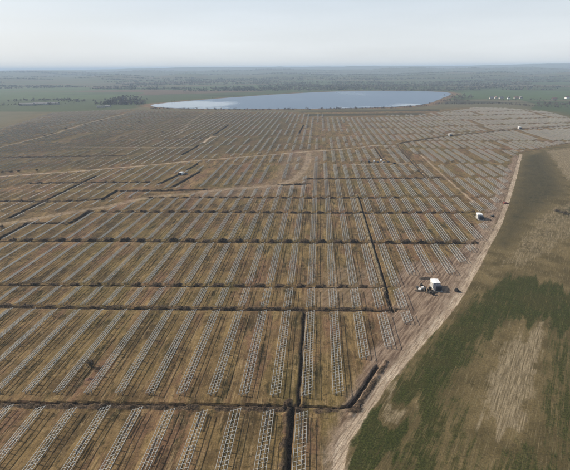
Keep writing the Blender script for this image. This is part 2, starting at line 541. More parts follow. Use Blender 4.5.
# left side
trench(None, 1.6, 1.0, 2.2, 1.2, 0.6, 0.3, 'long dark trench slanting across the far left racks', 1.0, lane(-21.7, 218, 176))
trench(None, 2.0, 1.0, 2.4, 1.3, 0.7, 0.3, 'dark trench slanting out of the left photo edge', 1.0, lane(-19.6, 242, 224))
trench([(26, 224), (50, 223.6), (71, 223.4)], 1.8, 1.0, 2.4, 1.5, 0.8, 0.8, 'short cross trench at the left, joining two slanting trenches')
trench(None, 2.0, 1.0, 2.4, 1.5, 0.8, 0.3, 'short slanting trench at the left end of the fifth cross trench', 1.0, lane(-16.72, 223.4, 212))
trench([(-40, 202), (0, 201.6), (60, 202), (105, 199.5)], 2.0, 1.0, 2.8, 1.8, 0.9, 0.8, 'cross trench at the far left behind the curved track')
trench(None, 2.2, 1.0, 2.6, 1.5, 0.8, 0.3, 'short slanting trench left of the curved track', 1.0, lane(-17.2, 199.5, 191))
trench([(121, 191.3), (160, 191), (205, 190)], 2.2, 1.0, 2.8, 1.8, 0.8, 0.8, 'cross trench left of centre just behind the curved track')
trench([(30, 183.5), (90, 183), (150, 182.5)], 2.4, 1.0, 3.0, 1.9, 0.9, 0.8, 'cross trench at the far left in front of the pale road')
trench([(0, 158), (60, 157), (125, 156)], 3.0, 1.0, 3.5, 2.2, 0.9, 0.6, 'faint far cross trench on the left behind the pale road')
trench([(174, 187), (186, 180), (200, 172)], 2.0, 1.0, 2.6, 1.9, 1.0, 0.3, 'thick dark trench right of the white cabin on the left')
trench([(160, 184), (174, 177.5), (181, 174)], 1.8, 1.0, 2.4, 1.6, 0.9, 0.3, 'dark trench in front of the white cabin on the left')
trench([(188, 170), (198, 164)], 2.4, 1.0, 2.8, 1.6, 0.8, 0.3, 'short dark trench behind the white cabin on the left')
trench([(182, 155), (188, 152), (199, 145.5)], 2.0, 1.0, 2.6, 1.7, 0.9, 0.3, 'dark trench in front of the pale sand track')
trench([(214, 135), (229, 125)], 2.0, 1.0, 2.6, 1.7, 0.9, 0.3, 'dark trench behind the pale sand track')
trench([(165, 139.5), (200, 138.5), (205, 138)], 3.0, 1.0, 3.6, 2.0, 0.9, 0.4, 'far cross trench left of the pale sand track')
trench([(299, 134), (304, 125)], 2.0, 1.0, 2.4, 1.4, 0.8, 0.3, 'short far trench in the middle below the lake')
trench([(375, 147.6), (383, 160)], 2.4, 1.0, 2.8, 1.5, 0.8, 0.3, 'trench leading back from the parked site vehicles')
trench([(397, 145), (427, 179)], 1.8, 0.9, 2.4, 1.2, 0.6, 0.3, 'long thin trench right of the parked site vehicles')
trench([(400, 143.5), (435, 138), (456, 135.5), (520, 129.5), (575, 126)], 2.4, 1.1, 3.0, 1.6, 0.8, 0.3, 'far trench linking two small white cabins')
trench([(282, 185.5), (306, 184.5)], 2.2, 0.9, 2.6, 1.5, 0.8, 0.3, 'short trench at the foot of the curved track')

ROADS = [  # (pixels, half width in m, strength, name, label)
    ([(336, 500), (337, 470), (343, 440), (366, 408), (393, 372), (436, 325), (458, 297), (477, 265), (498, 227), (507, 203), (514, 180), (521, 154)],
     1.7, 1.15, 'access_road', 'pale dirt road along the right side of the rack field'),
    ([(330, 500), (332, 455), (350, 427), (378, 388), (404, 357), (426, 333), (444, 308), (461, 281), (480, 247), (492, 224)], 3.4, 0.50, 'wheel_track', 'wide reddish wheel track beside the pale dirt road'),
    ([(-40, 179), (0, 176.4), (80, 171), (150, 165), (199, 160.5), (255, 156), (309, 151.5), (340, 149.5), (375, 145.3), (398, 146)], 2.6, 0.68, 'site_road', 'pale site road crossing the whole left half behind the white cabin'),
    ([(309, 153), (308, 162), (304, 170), (295, 179), (280, 185), (262, 187), (228, 189), (184, 194), (150, 197), (105, 207), (60, 214), (26, 220.5), (-20, 227)],
     5.0, 0.52, 'curved_track', 'tan curved track sweeping left from the middle of the field'),
    ([(-30, 156), (0, 147.6), (45, 136.5), (84, 124), (125, 114)], 3.0, 0.7, 'far_track', 'straight pale track on the far left, dotted with bushes'),
    ([(-40, 140), (0, 129.5), (40, 118.5), (56, 113)], 4.0, 0.6, 'far_track', 'faint pale track along the far left edge of the rack field'),
    ([(60, 147), (150, 147.5), (200, 147)], 3.5, 0.55, 'far_lane', 'faint lighter lane across the far left'),
    ([(60, 136), (150, 136), (185, 136)], 3.5, 0.5, 'far_lane', 'faint lighter lane behind the other far left lane'),
    ([(178, 135), (190, 122), (206, 112)], 4.5, 0.48, 'far_lane', 'short pale lane slanting towards the left end of the lake'),
    ([(204, 142.5), (207, 139.5), (211, 137), (219, 136)], 2.2, 1.0, 'sand_track', 'short bright sand track between two dark trenches'),
    ([(219, 136), (280, 137), (330, 138), (366, 133.5), (380, 129)], 3.0, 0.45, 'far_lane', 'faint lane across the middle below the lake'),
    ([(421, 155), (447, 179), (473, 201.6)], 1.5, 0.62, 'site_lane', 'pale lane slanting through the racks above the second white cabin'),
    ([(397, 146), (421, 172), (438, 190)], 1.4, 0.5, 'site_lane', 'faint lane beside the long thin trench right of the vehicles'),
    ([(350, 165), (378, 164), (413, 163)], 2.5, 0.6, 'site_lane', 'short pale apron in front of the parked site vehicles'),
]
ROADS = [(ground_pts(p), w, s, n, l) for p, w, s, n, l in ROADS]

FIELD = ground_pts([(326, 560), (327, 460), (333, 430), (352, 414), (383, 372), (400, 345), (418, 318), (452, 280), (470, 262), (489, 232),
                    (500, 205), (510, 180), (517, 155), (528, 151.5), (570, 143.5), (700, 140), (700, 122), (572, 118), (545, 111.8),
                    (505, 108.5), (470, 107.6), (440, 109.5), (300, 112.5), (215, 112), (150, 110.5), (105, 110.8), (52, 113), (0, 129), (-160, 172), (-1900, 560)])
LAKE = ground_pts([(150, 106.2), (165, 108), (200, 109), (250, 109.3), (300, 109), (350, 108.4), (400, 107), (425, 104.6), (436, 101), (446, 97),
                   (452, 94), (448, 92.3), (430, 91.4), (400, 90.8), (350, 91), (300, 93), (250, 96.2), (200, 100), (165, 103), (152, 104.7)])


def blob(*pix): return ground_pts(pix)


GREEN = [(blob((343, 452), (345, 440), (352, 430), (372, 411), (392, 408), (402, 414), (410, 428), (402, 452), (380, 460), (352, 462)), 1.5, 0.95),
         (blob((394, 377), (424, 346), (452, 315), (478, 292), (506, 274), (570, 289), (700, 310), (700, 360), (560, 336), (512, 322), (484, 342), (468, 362), (452, 392), (440, 430), (430, 520), (395, 520), (402, 440), (418, 412), (410, 395), (396, 396)), 8.0, 0.90),
         (blob((484, 455), (520, 446), (560, 452), (600, 460), (600, 540), (480, 540)), 7.0, 0.66),
         (blob((532, 330), (555, 330), (600, 360), (620, 460), (548, 460), (530, 420), (540, 370)), 7.0, 0.62),
         (blob((440, 400), (470, 380), (484, 420), (480, 520), (430, 520)), 7.0, 0.52)]
TAN = [(blob((543, 322), (520, 335), (500, 356), (484, 390), (478, 425), (512, 440), (530, 410), (538, 370), (545, 340)), 7.0, 0.95),
       (blob((392, 408), (382, 392), (398, 384), (412, 398), (420, 412)), 2.0, 0.6),
       (blob((545, 150), (600, 145), (640, 190), (575, 190), (560, 172)), 6.0, 0.7),
       (blob((500, 262), (520, 235), (536, 214), (552, 208), (600, 195), (640, 225), (575, 240), (540, 262), (520, 272)), 6.0, 0.55),
       (blob((470, 290), (490, 265), (500, 262), (504, 272), (480, 300)), 4.0, 0.4),
       (blob((345, 470), (352, 448), (366, 452), (362, 475), (352, 520), (342, 520)), 2.0, 0.7),
       (blob((404, 300), (380, 330), (360, 350), (352, 372), (372, 362), (400, 340), (430, 320), (452, 295), (478, 262), (470, 250), (440, 275)), 5.0, 0.35)]
UMBER = [(blob((524, 156), (545, 152), (556, 170), (566, 192), (556, 200), (535, 214), (520, 236), (506, 248), (494, 244), (508, 210), (516, 182)), 16.0, 0.72),
         (blob((300, 110.8), (440, 109.3), (440, 111), (300, 112.6)), 6.0, 0.9), (blob((305, 114), (425, 112.8), (425, 115), (305, 116.5)), 6.0, 0.8),
         (blob((0, 132), (56, 115), (150, 112), (300, 113), (300, 148), (150, 162), (0, 174), (-200, 190), (-200, 170)), 40.0, 0.46),
         (blob((553, 212), (575, 206), (600, 214), (572, 219)), 4.0, 0.8)]
STATIONS = [(436, 290), (480, 219), (180, 175.5), (450.5, 136.5), (520, 129.6)]     # base pixel of each white cabin


# ------------------------------------------------------------------ ground sheet
def axis(segs):
    out = [segs[0][0]]
    for a, b, s0, s1 in segs:
        x = out[-1]
        while x < b - 1e-6:
            f = (x - a) / (b - a)
            x = min(b, x + s0 + (s1 - s0) * f)
            out.append(x)
    return np.array(out)


xp = axis([(0, 75, .6, .6), (75, 150, .6, .9), (150, 330, 1.0, 1.5), (330, 900, 1.6, 14), (900, 30000, 15, 1500)])
xs = np.concatenate([-xp[:0:-1], xp])
ys = np.concatenate([np.array([-3000, -1500, -700, -300, -120, -40, 0, 30, 55]),
                     axis([(72, 240, .6, .6), (240, 420, .7, 1.2), (420, 700, 1.3, 3), (700, 1100, 3, 6), (1100, 34000, 6, 1300)])])
XX, YY = np.meshgrid(xs, ys)
NY, NX = XX.shape
ZZ = (fbm(XX / 18, YY / 18, 3, 3) - 0.5) * 0.25 * sst(1000, 500, YY) + (fbm(XX / 1.6, YY / 1.6, 5, 3) - 0.5) * 0.16 * sst(600, 150, YY)
mA = np.zeros((NY, NX, 4), np.float32)
mB = np.zeros((NY, NX, 4), np.float32)
mC = np.zeros((NY, NX, 4), np.float32)
CLS = np.zeros((NY, NX), np.int16)                 # which piece of the setting a vertex belongs to
near = (YY > 60) & (YY < 1500) & (np.abs(XX) < 1400)
idx = np.nonzero(near.ravel())[0]
nx_, ny_ = XX.ravel()[idx], YY.ravel()[idx]
wx = nx_ + (fbm(nx_ / 7, ny_ / 7, 21) - .5) * 7
wy = ny_ + (fbm(nx_ / 7, ny_ / 7, 22) - .5) * 7
fA, fB, fK = mA.reshape(-1, 4), mB.reshape(-1, 4), mC.reshape(-1, 4)
fZ, fC = ZZ.reshape(-1), CLS.reshape(-1)

inF = poly_soft(wx, wy, FIELD, 4.0)
fB[idx, 0] = inF
site_right = in_poly(nx_, ny_, [tuple(q) for q in ground_pts([(326, 600), (337, 470), (366, 408), (436, 325), (498, 227), (521, 154), (530, 151.5), (570, 144), (760, 139), (760, 700)])])
fC[idx[site_right]] = 1
gu_ = nx_ * math.cos(R(29)) - ny_ * math.sin(R(29))           # across the drill lines of the field
comb = (fbm(gu_ / 2.6, ny_ * 0 + 3, 23, 4) - .5) * 22 + (fbm(gu_ / 14, ny_ / 60, 24, 3) - .5) * 12
cx_, cy_ = wx + comb * math.sin(R(29)), wy + comb * math.cos(R(29))
for lst, arr, ch in ((GREEN, fA, 1), (TAN, fA, 2), (UMBER, fB, 2)):
    for pts, soft, amt in lst:
        arr[idx, ch] = np.maximum(arr[idx, ch], poly_soft(*((wx, wy) if arr is fB else (cx_, cy_)), pts, soft) * amt)
    if ch == 1 and arr is fA:
        pass
fA[idx, 1] *= 1 - 0.8 * fA[idx, 2]
for r, (pts, hw, amt, nm, lb) in enumerate(ROADS):
    pts = [tuple(q) for q in pts]
    sel = near_line(nx_, ny_, pts, hw * 2 + 3)
    d, al, sd_ = poly_dist(nx_[sel] + (wx - nx_)[sel] * .18, ny_[sel] + (wy - ny_)[sel] * .18, pts)
    si = idx[sel]
    fA[si, 0] = np.maximum(fA[si, 0], sst(hw * 1.5, hw * 0.55, d) * amt)
    fC[si[d < hw]] = 10 + r
    fZ[si] -= sst(hw * 1.3, hw * .7, d) * 0.06 + np.exp(-((d - 0.9) / 0.28) ** 2) * 0.07 * (hw < 2.6)

trench_z = np.zeros(len(idx)); spoil_z = np.zeros(len(idx)); dk = np.zeros(len(idx))
for k, t in enumerate(T):
    bx = np.array(t['pts'])
    sel = near_line(nx_, ny_, t['pts'], 9)
    if not len(sel): continue
    x_, y_ = nx_[sel], ny_[sel]
    jx, jy = (fbm(x_ / 3, y_ / 3, 40) - .5) * 0.9, (fbm(x_ / 3, y_ / 3, 41) - .5) * 0.9
    d, al, sd_ = poly_dist(x_ + jx, y_ + jy, t['pts'])
    hw_ = t['w'] * (.30 + .26 * fbm(al / 6, al * 0, 55 + k))
    tr = sst(hw_ + .28, hw_ - .25, d)
    z = -t['d'] * tr * (0.8 + 0.4 * fbm(al / 4, al * 0, 8))
    dt = np.abs(sd_ - t['so'] * .85)
    ends = (d < abs(t['so']) + t['sw'] + 1.5)
    cross = abs(bx[0, 0] - bx[-1, 0]) > abs(bx[0, 1] - bx[-1, 1])
    phase = np.cos(2 * math.pi * (x_ / PITCH_ROW - OFF - 0.5)) if abs(bx[0, 0] - bx[-1, 0]) > abs(bx[0, 1] - bx[-1, 1]) else np.ones_like(x_)
    env = 1 - t['lump'] * 0.85 * (1 - sst(-0.25, 0.6, phase + (fbm(x_ / 6, y_ / 30, 60 + k) - .5) * 1.2))
    env = env * (1 - t['lump'] * 0.5 * (fbm(al / 9, al * 0, 70 + k) < .38))
    wv = t['sw'] * (0.55 + 1.1 * fbm(al / 3.5, al * 0, 9 + k))
    prof = np.clip(1 - (dt / (wv * (1.1 if cross else .85))) ** 2, 0, 1) * ends * env
    sp = (1.25 if cross else .8) * t['sh'] * prof * (0.3 + 1.3 * fbm(x_ / 1.3, y_ / 1.3, 13, 3)) * (0.5 + 0.9 * fbm(al / 2.6, al * 0, 33 + k))
    trench_z[sel] = np.minimum(trench_z[sel], z)
    spoil_z[sel] = np.maximum(spoil_z[sel], sp)
    dk[sel] = np.maximum(dk[sel], np.maximum(tr, sst(0.02, 0.30, prof) * t['dark'] * ((.12 if cross else -.05) + 1.1 * fbm(x_ / 3.5, y_ / 3.5, 14 + k))))
    if t['dark'] == 0: fA[idx[sel], 2] = np.maximum(fA[idx[sel], 2], sst(.02, .3, prof) * .8)
    fC[idx[sel[(tr > .45)]]] = 100 + 2 * k
    fC[idx[sel[(tr <= .45) & (prof > .12)]]] = 101 + 2 * k
fZ[idx] += np.where(trench_z < -.1, trench_z, np.maximum(trench_z, spoil_z * (trench_z > -.05)))
fA[idx, 3] = np.clip(dk, 0, 1)
for pp, soft, amt in (([(322, 540), (326, 440), (345, 400), (362, 375), (380, 330), (392, 300), (402, 262), (440, 262), (470, 238), (488, 205), (500, 180), (514, 155), (520, 156), (505, 206), (478, 266), (436, 326), (393, 373), (345, 432), (336, 540)], 5.0, 0.9),
                      ([(300, 300), (340, 318), (385, 300), (385, 270), (330, 262)], 9.0, 0.5), ([(286, 150), (325, 150), (318, 185), (270, 195), (190, 200), (190, 192), (270, 180)], 8.0, 0.5)):
    fK[idx, 0] = np.maximum(fK[idx, 0], poly_soft(wx, wy, ground_pts(pp), soft) * amt)
# churned dark patches round the cabins
for (px, py) in STATIONS[:3]:
    c = P(px, py)
    d = np.hypot(nx_ - c.x, (ny_ - c.y) * 0.6)
    fA[idx, 2] = np.maximum(fA[idx, 2], 0.4 * sst(16, 5, d + (wx - nx_) * 1.2))

# lake bed, reeds, farmland, far hills
lk = [tuple(q) for q in LAKE]
far_w = (YY > 650) & (YY < 4200) & (np.abs(XX) < 2500)
fi = np.nonzero(far_w.ravel())[0]
fx, fy = XX.ravel()[fi], YY.ravel()[fi]
inL = in_poly(fx, fy, lk)
dL, _, _ = poly_dist(fx, fy, lk + lk[:1])
fZ[fi] = np.where(inL, -np.minimum(2.5, dL * .08), fZ[fi])
fC[fi[inL]] = 2
rn = fbm(fx / 60, fy / 60, 90)
fB[fi, 3] = np.where(inL, 0.4, sst(50, 12, dL + (rn - .5) * 70) * (rn > .30))
fB[..., 1] = 1.0
flat = np.ones(NY * NX, np.float32)
inFa = poly_soft(nx_, ny_, FIELD, 2.0)
south = (ny_ < 1150) & (site_right) & (ny_ < 760)
strip = np.zeros(len(idx))
sel = np.nonzero(ny_ > 600)[0]
strip[sel] = sst(60, 0, poly_dist(nx_[sel], ny_[sel], [tuple(q) for q in FIELD])[0]) * 0.8
flat[idx] = 1 - np.maximum(np.maximum(inFa, south * 1.0), strip * (ny_ > 600))
flat = np.where((YY.ravel() < 500) | ((YY.ravel() < 800) & (XX.ravel() > 0)), 0, flat)
fB[:, 1] = flat
AZ = np.degrees(np.arctan2(XX, np.maximum(YY, 1.0)))
ridge = np.interp(AZ, [-60, -34, -28, -20, -14, -8, -2, 4, 10, 15, 18, 22, 26, 30, 60], [95, 100, 112, 132, 152, 150, 140, 150, 142, 128, 140, 158, 172, 172, 120])
RD = np.hypot(XX, YY)
hill = ridge * np.exp(-((RD - 12500) / 2600) ** 2) * (0.88 + 0.20 * fbm(AZ * 1.1, RD / 2500, 77, 4))
hill = np.maximum(hill, 82 * np.exp(-((RD - 8200) / 1700) ** 2) * (0.45 + 0.95 * fbm(AZ * .35 + 9, RD / 3000, 79, 3)))
hill = np.maximum(hill, 45 * np.exp(-((RD - 5600) / 1100) ** 2) * (0.2 + 1.2 * fbm(AZ * .25 + 3, RD / 2500, 80, 3)))
hill += 22 * sst(2600, 5500, RD) * fbm(XX / 1500, YY / 1200, 78) * sst(16000, 11000, RD)
ZZ += np.minimum(hill * .92, 156) * sst(2600, 5000, RD)
CLS[(YY > 4200) | (np.abs(XX) > 1400) & (CLS == 0)] = 3
CLS[(fB[:, 1].reshape(NY, NX) > .6) & (CLS == 0)] = 3
VV = np.stack([XX, YY, ZZ], -1).reshape(-1, 3)


def ground_z(x, y):
    i = min(max(np.searchsorted(xs, x) - 1, 0), NX - 2); j = min(max(np.searchsorted(ys, y) - 1, 0), NY - 2)
    u, v = (x - xs[i]) / (xs[i + 1] - xs[i]), (y - ys[j]) / (ys[j + 1] - ys[j])
    return float((ZZ[j, i] * (1 - u) + ZZ[j, i + 1] * u) * (1 - v) + (ZZ[j + 1, i] * (1 - u) + ZZ[j + 1, i + 1] * u) * v)


vi = np.arange(NY * NX).reshape(NY, NX)
QUADS = np.stack([vi[:-1, :-1], vi[:-1, 1:], vi[1:, 1:], vi[1:, :-1]], -1).reshape(-1, 4)
fc = CLS[:-1, :-1].ravel()
names = {0: ('ground', 'bare brown earth of the building site under the racks', 'ground'),
         1: ('grass_field', 'patchy green and straw field right of the dirt road', 'field'),
         2: ('lake_bed', 'bed of the lake behind the rack field', 'lake bed'),
         3: ('farmland', 'hazy patchwork of fields and low hills out to the horizon', 'farmland')}
for r, (pts, hw, amt, nm, lb) in enumerate(ROADS): names[10 + r] = (nm, lb, 'road')
for k, t in enumerate(T):
    names[100 + 2 * k] = ('trench', t['label'], 'trench')
    names[101 + 2 * k] = ('spoil_bank', 'dug earth heaped along the ' + t['label'].replace('long open cable trench', 'trench'), 'earth bank')
for cid in np.unique(fc):
    q = QUADS[fc == cid]
    used, inv = np.unique(q.ravel(), return_inverse=True)
    nm, lb, ct = names[int(cid)]
    me = np_mesh(nm, VV[used], inv.reshape(-1, 4), smooth=True)
    for an, arr in (('mA', fA), ('mB', fB), ('mC', fK)):
        at = me.attributes.new(an, 'FLOAT_COLOR', 'POINT')
        at.data.foreach_set('color', np.ascontiguousarray(arr[used], np.float32).ravel())
    o = link(nm, me, M['earth'])
    words = lb.split()
    tag(o, ' '.join(words[:16]), ct, kind='structure')

# ------------------------------------------------------------------ lake
def water_material():
    t = NT('lake_water')
    p = t.pos()
    w = t.n.new('ShaderNodeTexNoise'); w.inputs['Scale'].default_value = 1.0; w.inputs['Detail'].default_value = 5
    t.l.new(t.mapping(p, (0.0045, 0.0016, 1), (0, 0, -0.25)), w.inputs['Vector'])
    calm = t.ramp(w.outputs['Fac'], 0.52, 0.70)
    at = t.n.new('ShaderNodeAttribute'); at.attribute_name = 'calm'
    calm = t.math('MAXIMUM', t.math('MULTIPLY', calm, 0.15), t.ramp(t.math('ADD', at.outputs['Fac'], t.math('MULTIPLY', t.math('SUBTRACT', w.outputs['Fac'], 0.5), 2.6)), 0.25, 0.85))
    rip = t.noise(t.mapping(p, (0.9, 0.9, 1)), 1.0, 3, 0.6)
    bn = t.n.new('ShaderNodeBump'); bn.inputs['Distance'].default_value = 1.0
    t.l.new(rip, bn.inputs['Height'])
    t.put(bn.inputs['Strength'], t.math('SUBTRACT', 0.40, t.math('MULTIPLY', calm, 0.39)))
    t.l.new(bn.outputs[0], t.b.inputs['Normal'])
    t.put(t.b.inputs['Roughness'], t.math('SUBTRACT', 0.30, t.math('MULTIPLY', calm, 0.25)))
    t.b.inputs['Base Color'].default_value = (0.065, 0.105, 0.165, 1)
    t.b.inputs['IOR'].default_value = 1.33
    t.b.inputs['Specular IOR Level'].default_value = 0.5
    return t.m


def chaikin(pts, n=2):
    pts = [Vector(p) for p in pts]
    for _ in range(n):
        out = []
        for i in range(len(pts)):
            a, b = pts[i], pts[(i + 1) % len(pts)]
            out += [a * .75 + b * .25, a * .25 + b * .75]
        pts = out
    return pts


lp = chaikin(LAKE, 3)
bm = bmesh.new()
vs = [bm.verts.new((q.x + random.uniform(-4, 4), q.y + random.uniform(-5, 5), 0.12)) for q in lp]
bm.faces.new(vs)
bmesh.ops.triangulate(bm, faces=bm.faces[:])
for _ in range(3):
    bmesh.ops.subdivide_edges(bm, edges=[e for e in bm.edges if e.calc_length() > 50], cuts=1, use_grid_fill=False)
    bmesh.ops.triangulate(bm, faces=bm.faces[:])
me = bpy.data.meshes.new('lake'); bm.to_mesh(me); bm.free()
co = np.array([v.co[:] for v in me.vertices])
CALM = [((160, 104.5), 60, 1.0), ((185, 104), 90, 0.9), ((215, 104.5), 90, 0.75), ((412, 105), 42, 1.0), ((395, 106), 30, .8), ((440, 97), 40, .8), ((300, 108), 40, .45), ((340, 107.5), 30, .5), ((260, 108), 50, .55)]
CALM += [((155 + 9 * i, 108.3 if 4 < i < 22 else 107), 20, .55 + .3 * random.random()) for i in range(29)]
cal = np.zeros(len(co))
for pp, rad, amt in CALM:
    c = P(*pp)
    cal = np.maximum(cal, amt * np.exp(-((co[:, 0] - c.x) / rad) ** 2 - ((co[:, 1] - c.y) / (rad * 1.6)) ** 2))
at = me.attributes.new('calm', 'FLOAT', 'POINT'); at.data.foreach_set('value', cal.astype(np.float32))
lake = link('lake', me, water_material())
tag(lake, 'wide pale blue lake behind the rack field', 'lake', kind='structure')

# ------------------------------------------------------------------ solar racks
PUR_X = (-1.85, -0.68, 0.62, 1.85)                 # across the rack; low edge towards the sun
SLOPE = 1.40 / 3.7
def rz_(x): return 1.50 + x * SLOPE               # height of the purlins
FRAME = 1.65                                        # spacing of the rafters


def bar_mesh(name, x0, z0, x1, z1, wy, t):
    m = MB()
    m.prism([(x0, z0), (x1, z1), (x1, z1 + t), (x0, z0 + t)], -wy / 2, wy / 2)
    return m.mesh(name)


ME_RAFTER = bar_mesh('rafter', -1.98, rz_(-1.98) - .19, 1.98, rz_(1.98) - .19, .09, .09); ME_RAFTER.materials.append(M['steel'])
mb = MB(); mb.box(.86, 1.0, -.07, .07, -.45, rz_(.86) - .15); ME_REAR = mb.mesh('rear_post'); ME_REAR.materials.append(M['post'])
mb = MB(); mb.box(-1.15, -1.01, -.07, .07, -.45, rz_(-1.15) - .15); ME_FRONT = mb.mesh('front_post'); ME_FRONT.materials.append(M['post'])


ME_BRACE = bar_mesh('brace', -1.0, .35, .86, rz_(.86) - .62, .07, .09); ME_BRACE.materials.append(M['post'])


def purlin_mesh(L):
    me = MB().box(-.06, .06, 0, L, -.13, .06).mesh('purlin'); me.materials.append(M['steel'])
    return me


_pur = {}
def purlin(L):
    k = round(L / FRAME)
    if k not in _pur: _pur[k] = purlin_mesh(k * FRAME + .5)
    return _pur[k]


_sup = {}
def support(n):
    if n not in _sup:
        m = MB()
        for i in range(n + 1):
            y = .25 + i * FRAME
            x0, x1 = -1.98, 1.98
            m.prism([(x0, rz_(x0) - .19), (x1, rz_(x1) - .19), (x1, rz_(x1) - .10), (x0, rz_(x0) - .10)], y - .065, y + .065)
            if i % 3 == 0:
                m.box(.86, 1.0, y - .07, y + .07, -.45, rz_(.86) - .15)
                m.box(-1.15, -1.01, y - .07, y + .07, -.45, rz_(-1.15) - .15)
        me = m.mesh('support_frame'); me.materials.append(M['post']); _sup[n] = me
    return _sup[n]


# strips of racks between cross trenches, given as pixel polylines of their near and far ends
STRIP_LINES = [([(-60, 700), (600, 700)], 0, 0), (T1, 3.4, 4.6), (T2, 3.2, 2.2), (T3, 3.4, 2.4), (T4, 5.0, 2.6), ([(-60, 213), (88, 212), (200, 212.4), (330, 213.4), (600, 213)], 4.2, 2.4),
               ([(-60, 201), (105, 199.5), (150, 198), (600, 198)], 4.2, 2.4), ([(-60, 190), (150, 190.5), (230, 187), (320, 180), (440, 178.5), (600, 177)], 4, 3),
               ([(-60, 176), (0, 174), (150, 166), (309, 163), (600, 165)], 3, 3), ([(-60, 166), (150, 157), (309, 151), (400, 148.5), (600, 152)], 3, 3),
               ([(-60, 157), (150, 148), (400, 141.5), (600, 141.5)], 3, 3), ([(-60, 147), (150, 139), (400, 135), (600, 127.5)], 3, 3),
               ([(-60, 138), (150, 131), (400, 128.5), (600, 122)], 3, 3), ([(-60, 132), (150, 124.5), (400, 122.5), (600, 117)], 3, 3),
               ([(-60, 126), (150, 119.5), (400, 117.5), (600, 113)], 3, 3), ([(-60, 121), (150, 115.5), (400, 113.5), (600, 110)], 3, 3), ([(-60, 110.5), (600, 107)], 3, 3)]


def line_y(pix, X):
    g = [P(*q) for q in pix]
    g.sort(key=lambda q: q.x)
    return float(np.interp(X, [q.x for q in g], [q.y for q in g]))


keep_off = [([tuple(q) for q in pts], hw + 1.6) for pts, hw, amt, nm, lb in ROADS if (amt > .6 or nm == 'curved_track') and nm != 'wheel_track']
keep_off += [(t['pts'], 3.4) for t in T[9:10]] + [(t['pts'], 3.2) for t in T[16:] if True]
fieldp = [tuple(q) for q in FIELD]
st_pts = [P(*q) for q in STATIONS] + [P(380, 161.5), P(92, 367)]
st_rad = [19, 15, 12, 14, 14, 15, 0]
BARE = [[tuple(q) for q in ground_pts(pp)] for pp in ([(255, 109), (300, 114.5), (360, 116), (420, 115), (470, 109), (470, 105), (255, 105)], [(325, 117.5), (372, 118.5), (400, 117), (372, 115), (330, 115)], [(312, 131), (312, 139), (352, 137), (356, 133)], [(292, 158), (320, 158), (322, 150), (300, 150)])]
runs = []
for s in range(len(STRIP_LINES) - 1):
    pixA, a0, gapA = STRIP_LINES[s]; pixB, gapB, b1 = STRIP_LINES[s + 1]
    off = -0.35 if s == 0 else OFF
    for k in range(-150, 130):
        X = (k + off) * PITCH_ROW
        y0 = max(line_y(pixA, X) + gapA, 70.0); y1 = line_y(pixB, X) - gapB
        if y1 - y0 < 6: continue
        a, b = PX(X, y0, 1.5), PX(X, y1, 1.5)
        if (a[0] < -22 and b[0] < -22) or (a[0] > 592 and b[0] > 592): continue
        n = int((y1 - y0) / FRAME)
        yy = y0 + np.arange(n + 1) * FRAME
        xx = np.full(n + 1, X)
        ok = in_poly(xx + 2.6, yy, fieldp) & in_poly(xx - 2.6, yy, fieldp)
        for pg in BARE: ok &= ~in_poly(xx, yy, pg)
        for pts, dist in keep_off: ok &= poly_dist(xx, yy, pts)[0] > dist + 2.0
        for c, r_ in zip(st_pts, st_rad): ok &= np.hypot(xx - c.x, yy - c.y) > r_
        ok &= np.array([PX(X, q, 1.5)[1] < 492 for q in yy])
        if s >= 7:                                   # the far blocks are less finished
            q = random.Random(s * 1000 + k)
            if q.random() < .07: continue
            cut0, cut1 = int(q.random() ** 3 * 9), int(q.random() ** 3 * 9)
            ok[:cut0] = False; ok[n + 1 - cut1:] = False
        i = 0
        while i <= n:
            if ok[i]:
                j = i
                while j < n and ok[j + 1]: j += 1
                if j - i >= 3:
                    pa, pb = PX(X, yy[i], 1.5), PX(X, yy[j], 1.5)
                    vis = not ((pa[0] < -3 and pb[0] < -3) or (pa[0] > 573 and pb[0] > 573) or pb[1] > 468)
                    if vis or s < 3:
                        runs.append(dict(s=s, k=k, X=X, y=float(yy[i]), n=j - i, vis=vis, size=math.hypot(pa[0] - pb[0], pa[1] - pb[1]) * FPX * 4 / yy[i]))
                i = j + 1
            else: i += 1
vis = sorted([r for r in runs if r['vis']], key=lambda r: -r['size'])
single = [id(r) for r in vis[:296]]
single_set = set(single)
ORD = ['first', 'second', 'third', 'fourth', 'fifth', 'sixth', 'seventh', 'eighth', 'ninth', 'tenth', 'eleventh', 'twelfth', 'thirteenth', 'fourteenth', 'fifteenth',
       'sixteenth', 'seventeenth', 'eighteenth', 'nineteenth', 'twentieth']
TENS = {20: 'twenty', 30: 'thirty', 40: 'forty', 50: 'fifty', 60: 'sixty', 70: 'seventy', 80: 'eighty', 90: 'ninety'}
def ordinal(i):
    if i > 99: return 'far leftmost'
    if i <= 20: return ORD[i - 1]
    if i % 10 == 0: return TENS[i][:-1] + 'ieth'
    return TENS[i // 10 * 10] + '-' + ORD[i % 10 - 1]


STRIP_TXT = ['in the nearest strip'] + [f'in the {q} strip back' for q in ORD[1:]]
for s in range(len(STRIP_LINES) - 1):
    ks = sorted({r['k'] for r in vis if r['s'] == s}, reverse=True)
    for i, k in enumerate(ks):
        same = sorted([r for r in vis if r['s'] == s and r['k'] == k], key=lambda r: r['y'])
        for j, r in enumerate(same):
            where = '' if len(same) == 1 else (' (nearer piece)' if j == 0 else ' (farther piece)' if j == len(same) - 1 else ' (middle piece)')
            far_l = i >= len(ks) * .62 and len(ks) > 40
            r['label'] = f"bare steel panel rack{where}, {ordinal(len(ks) - i if far_l else i + 1)} from the {'left' if far_l else 'right'} {STRIP_TXT[s]}"

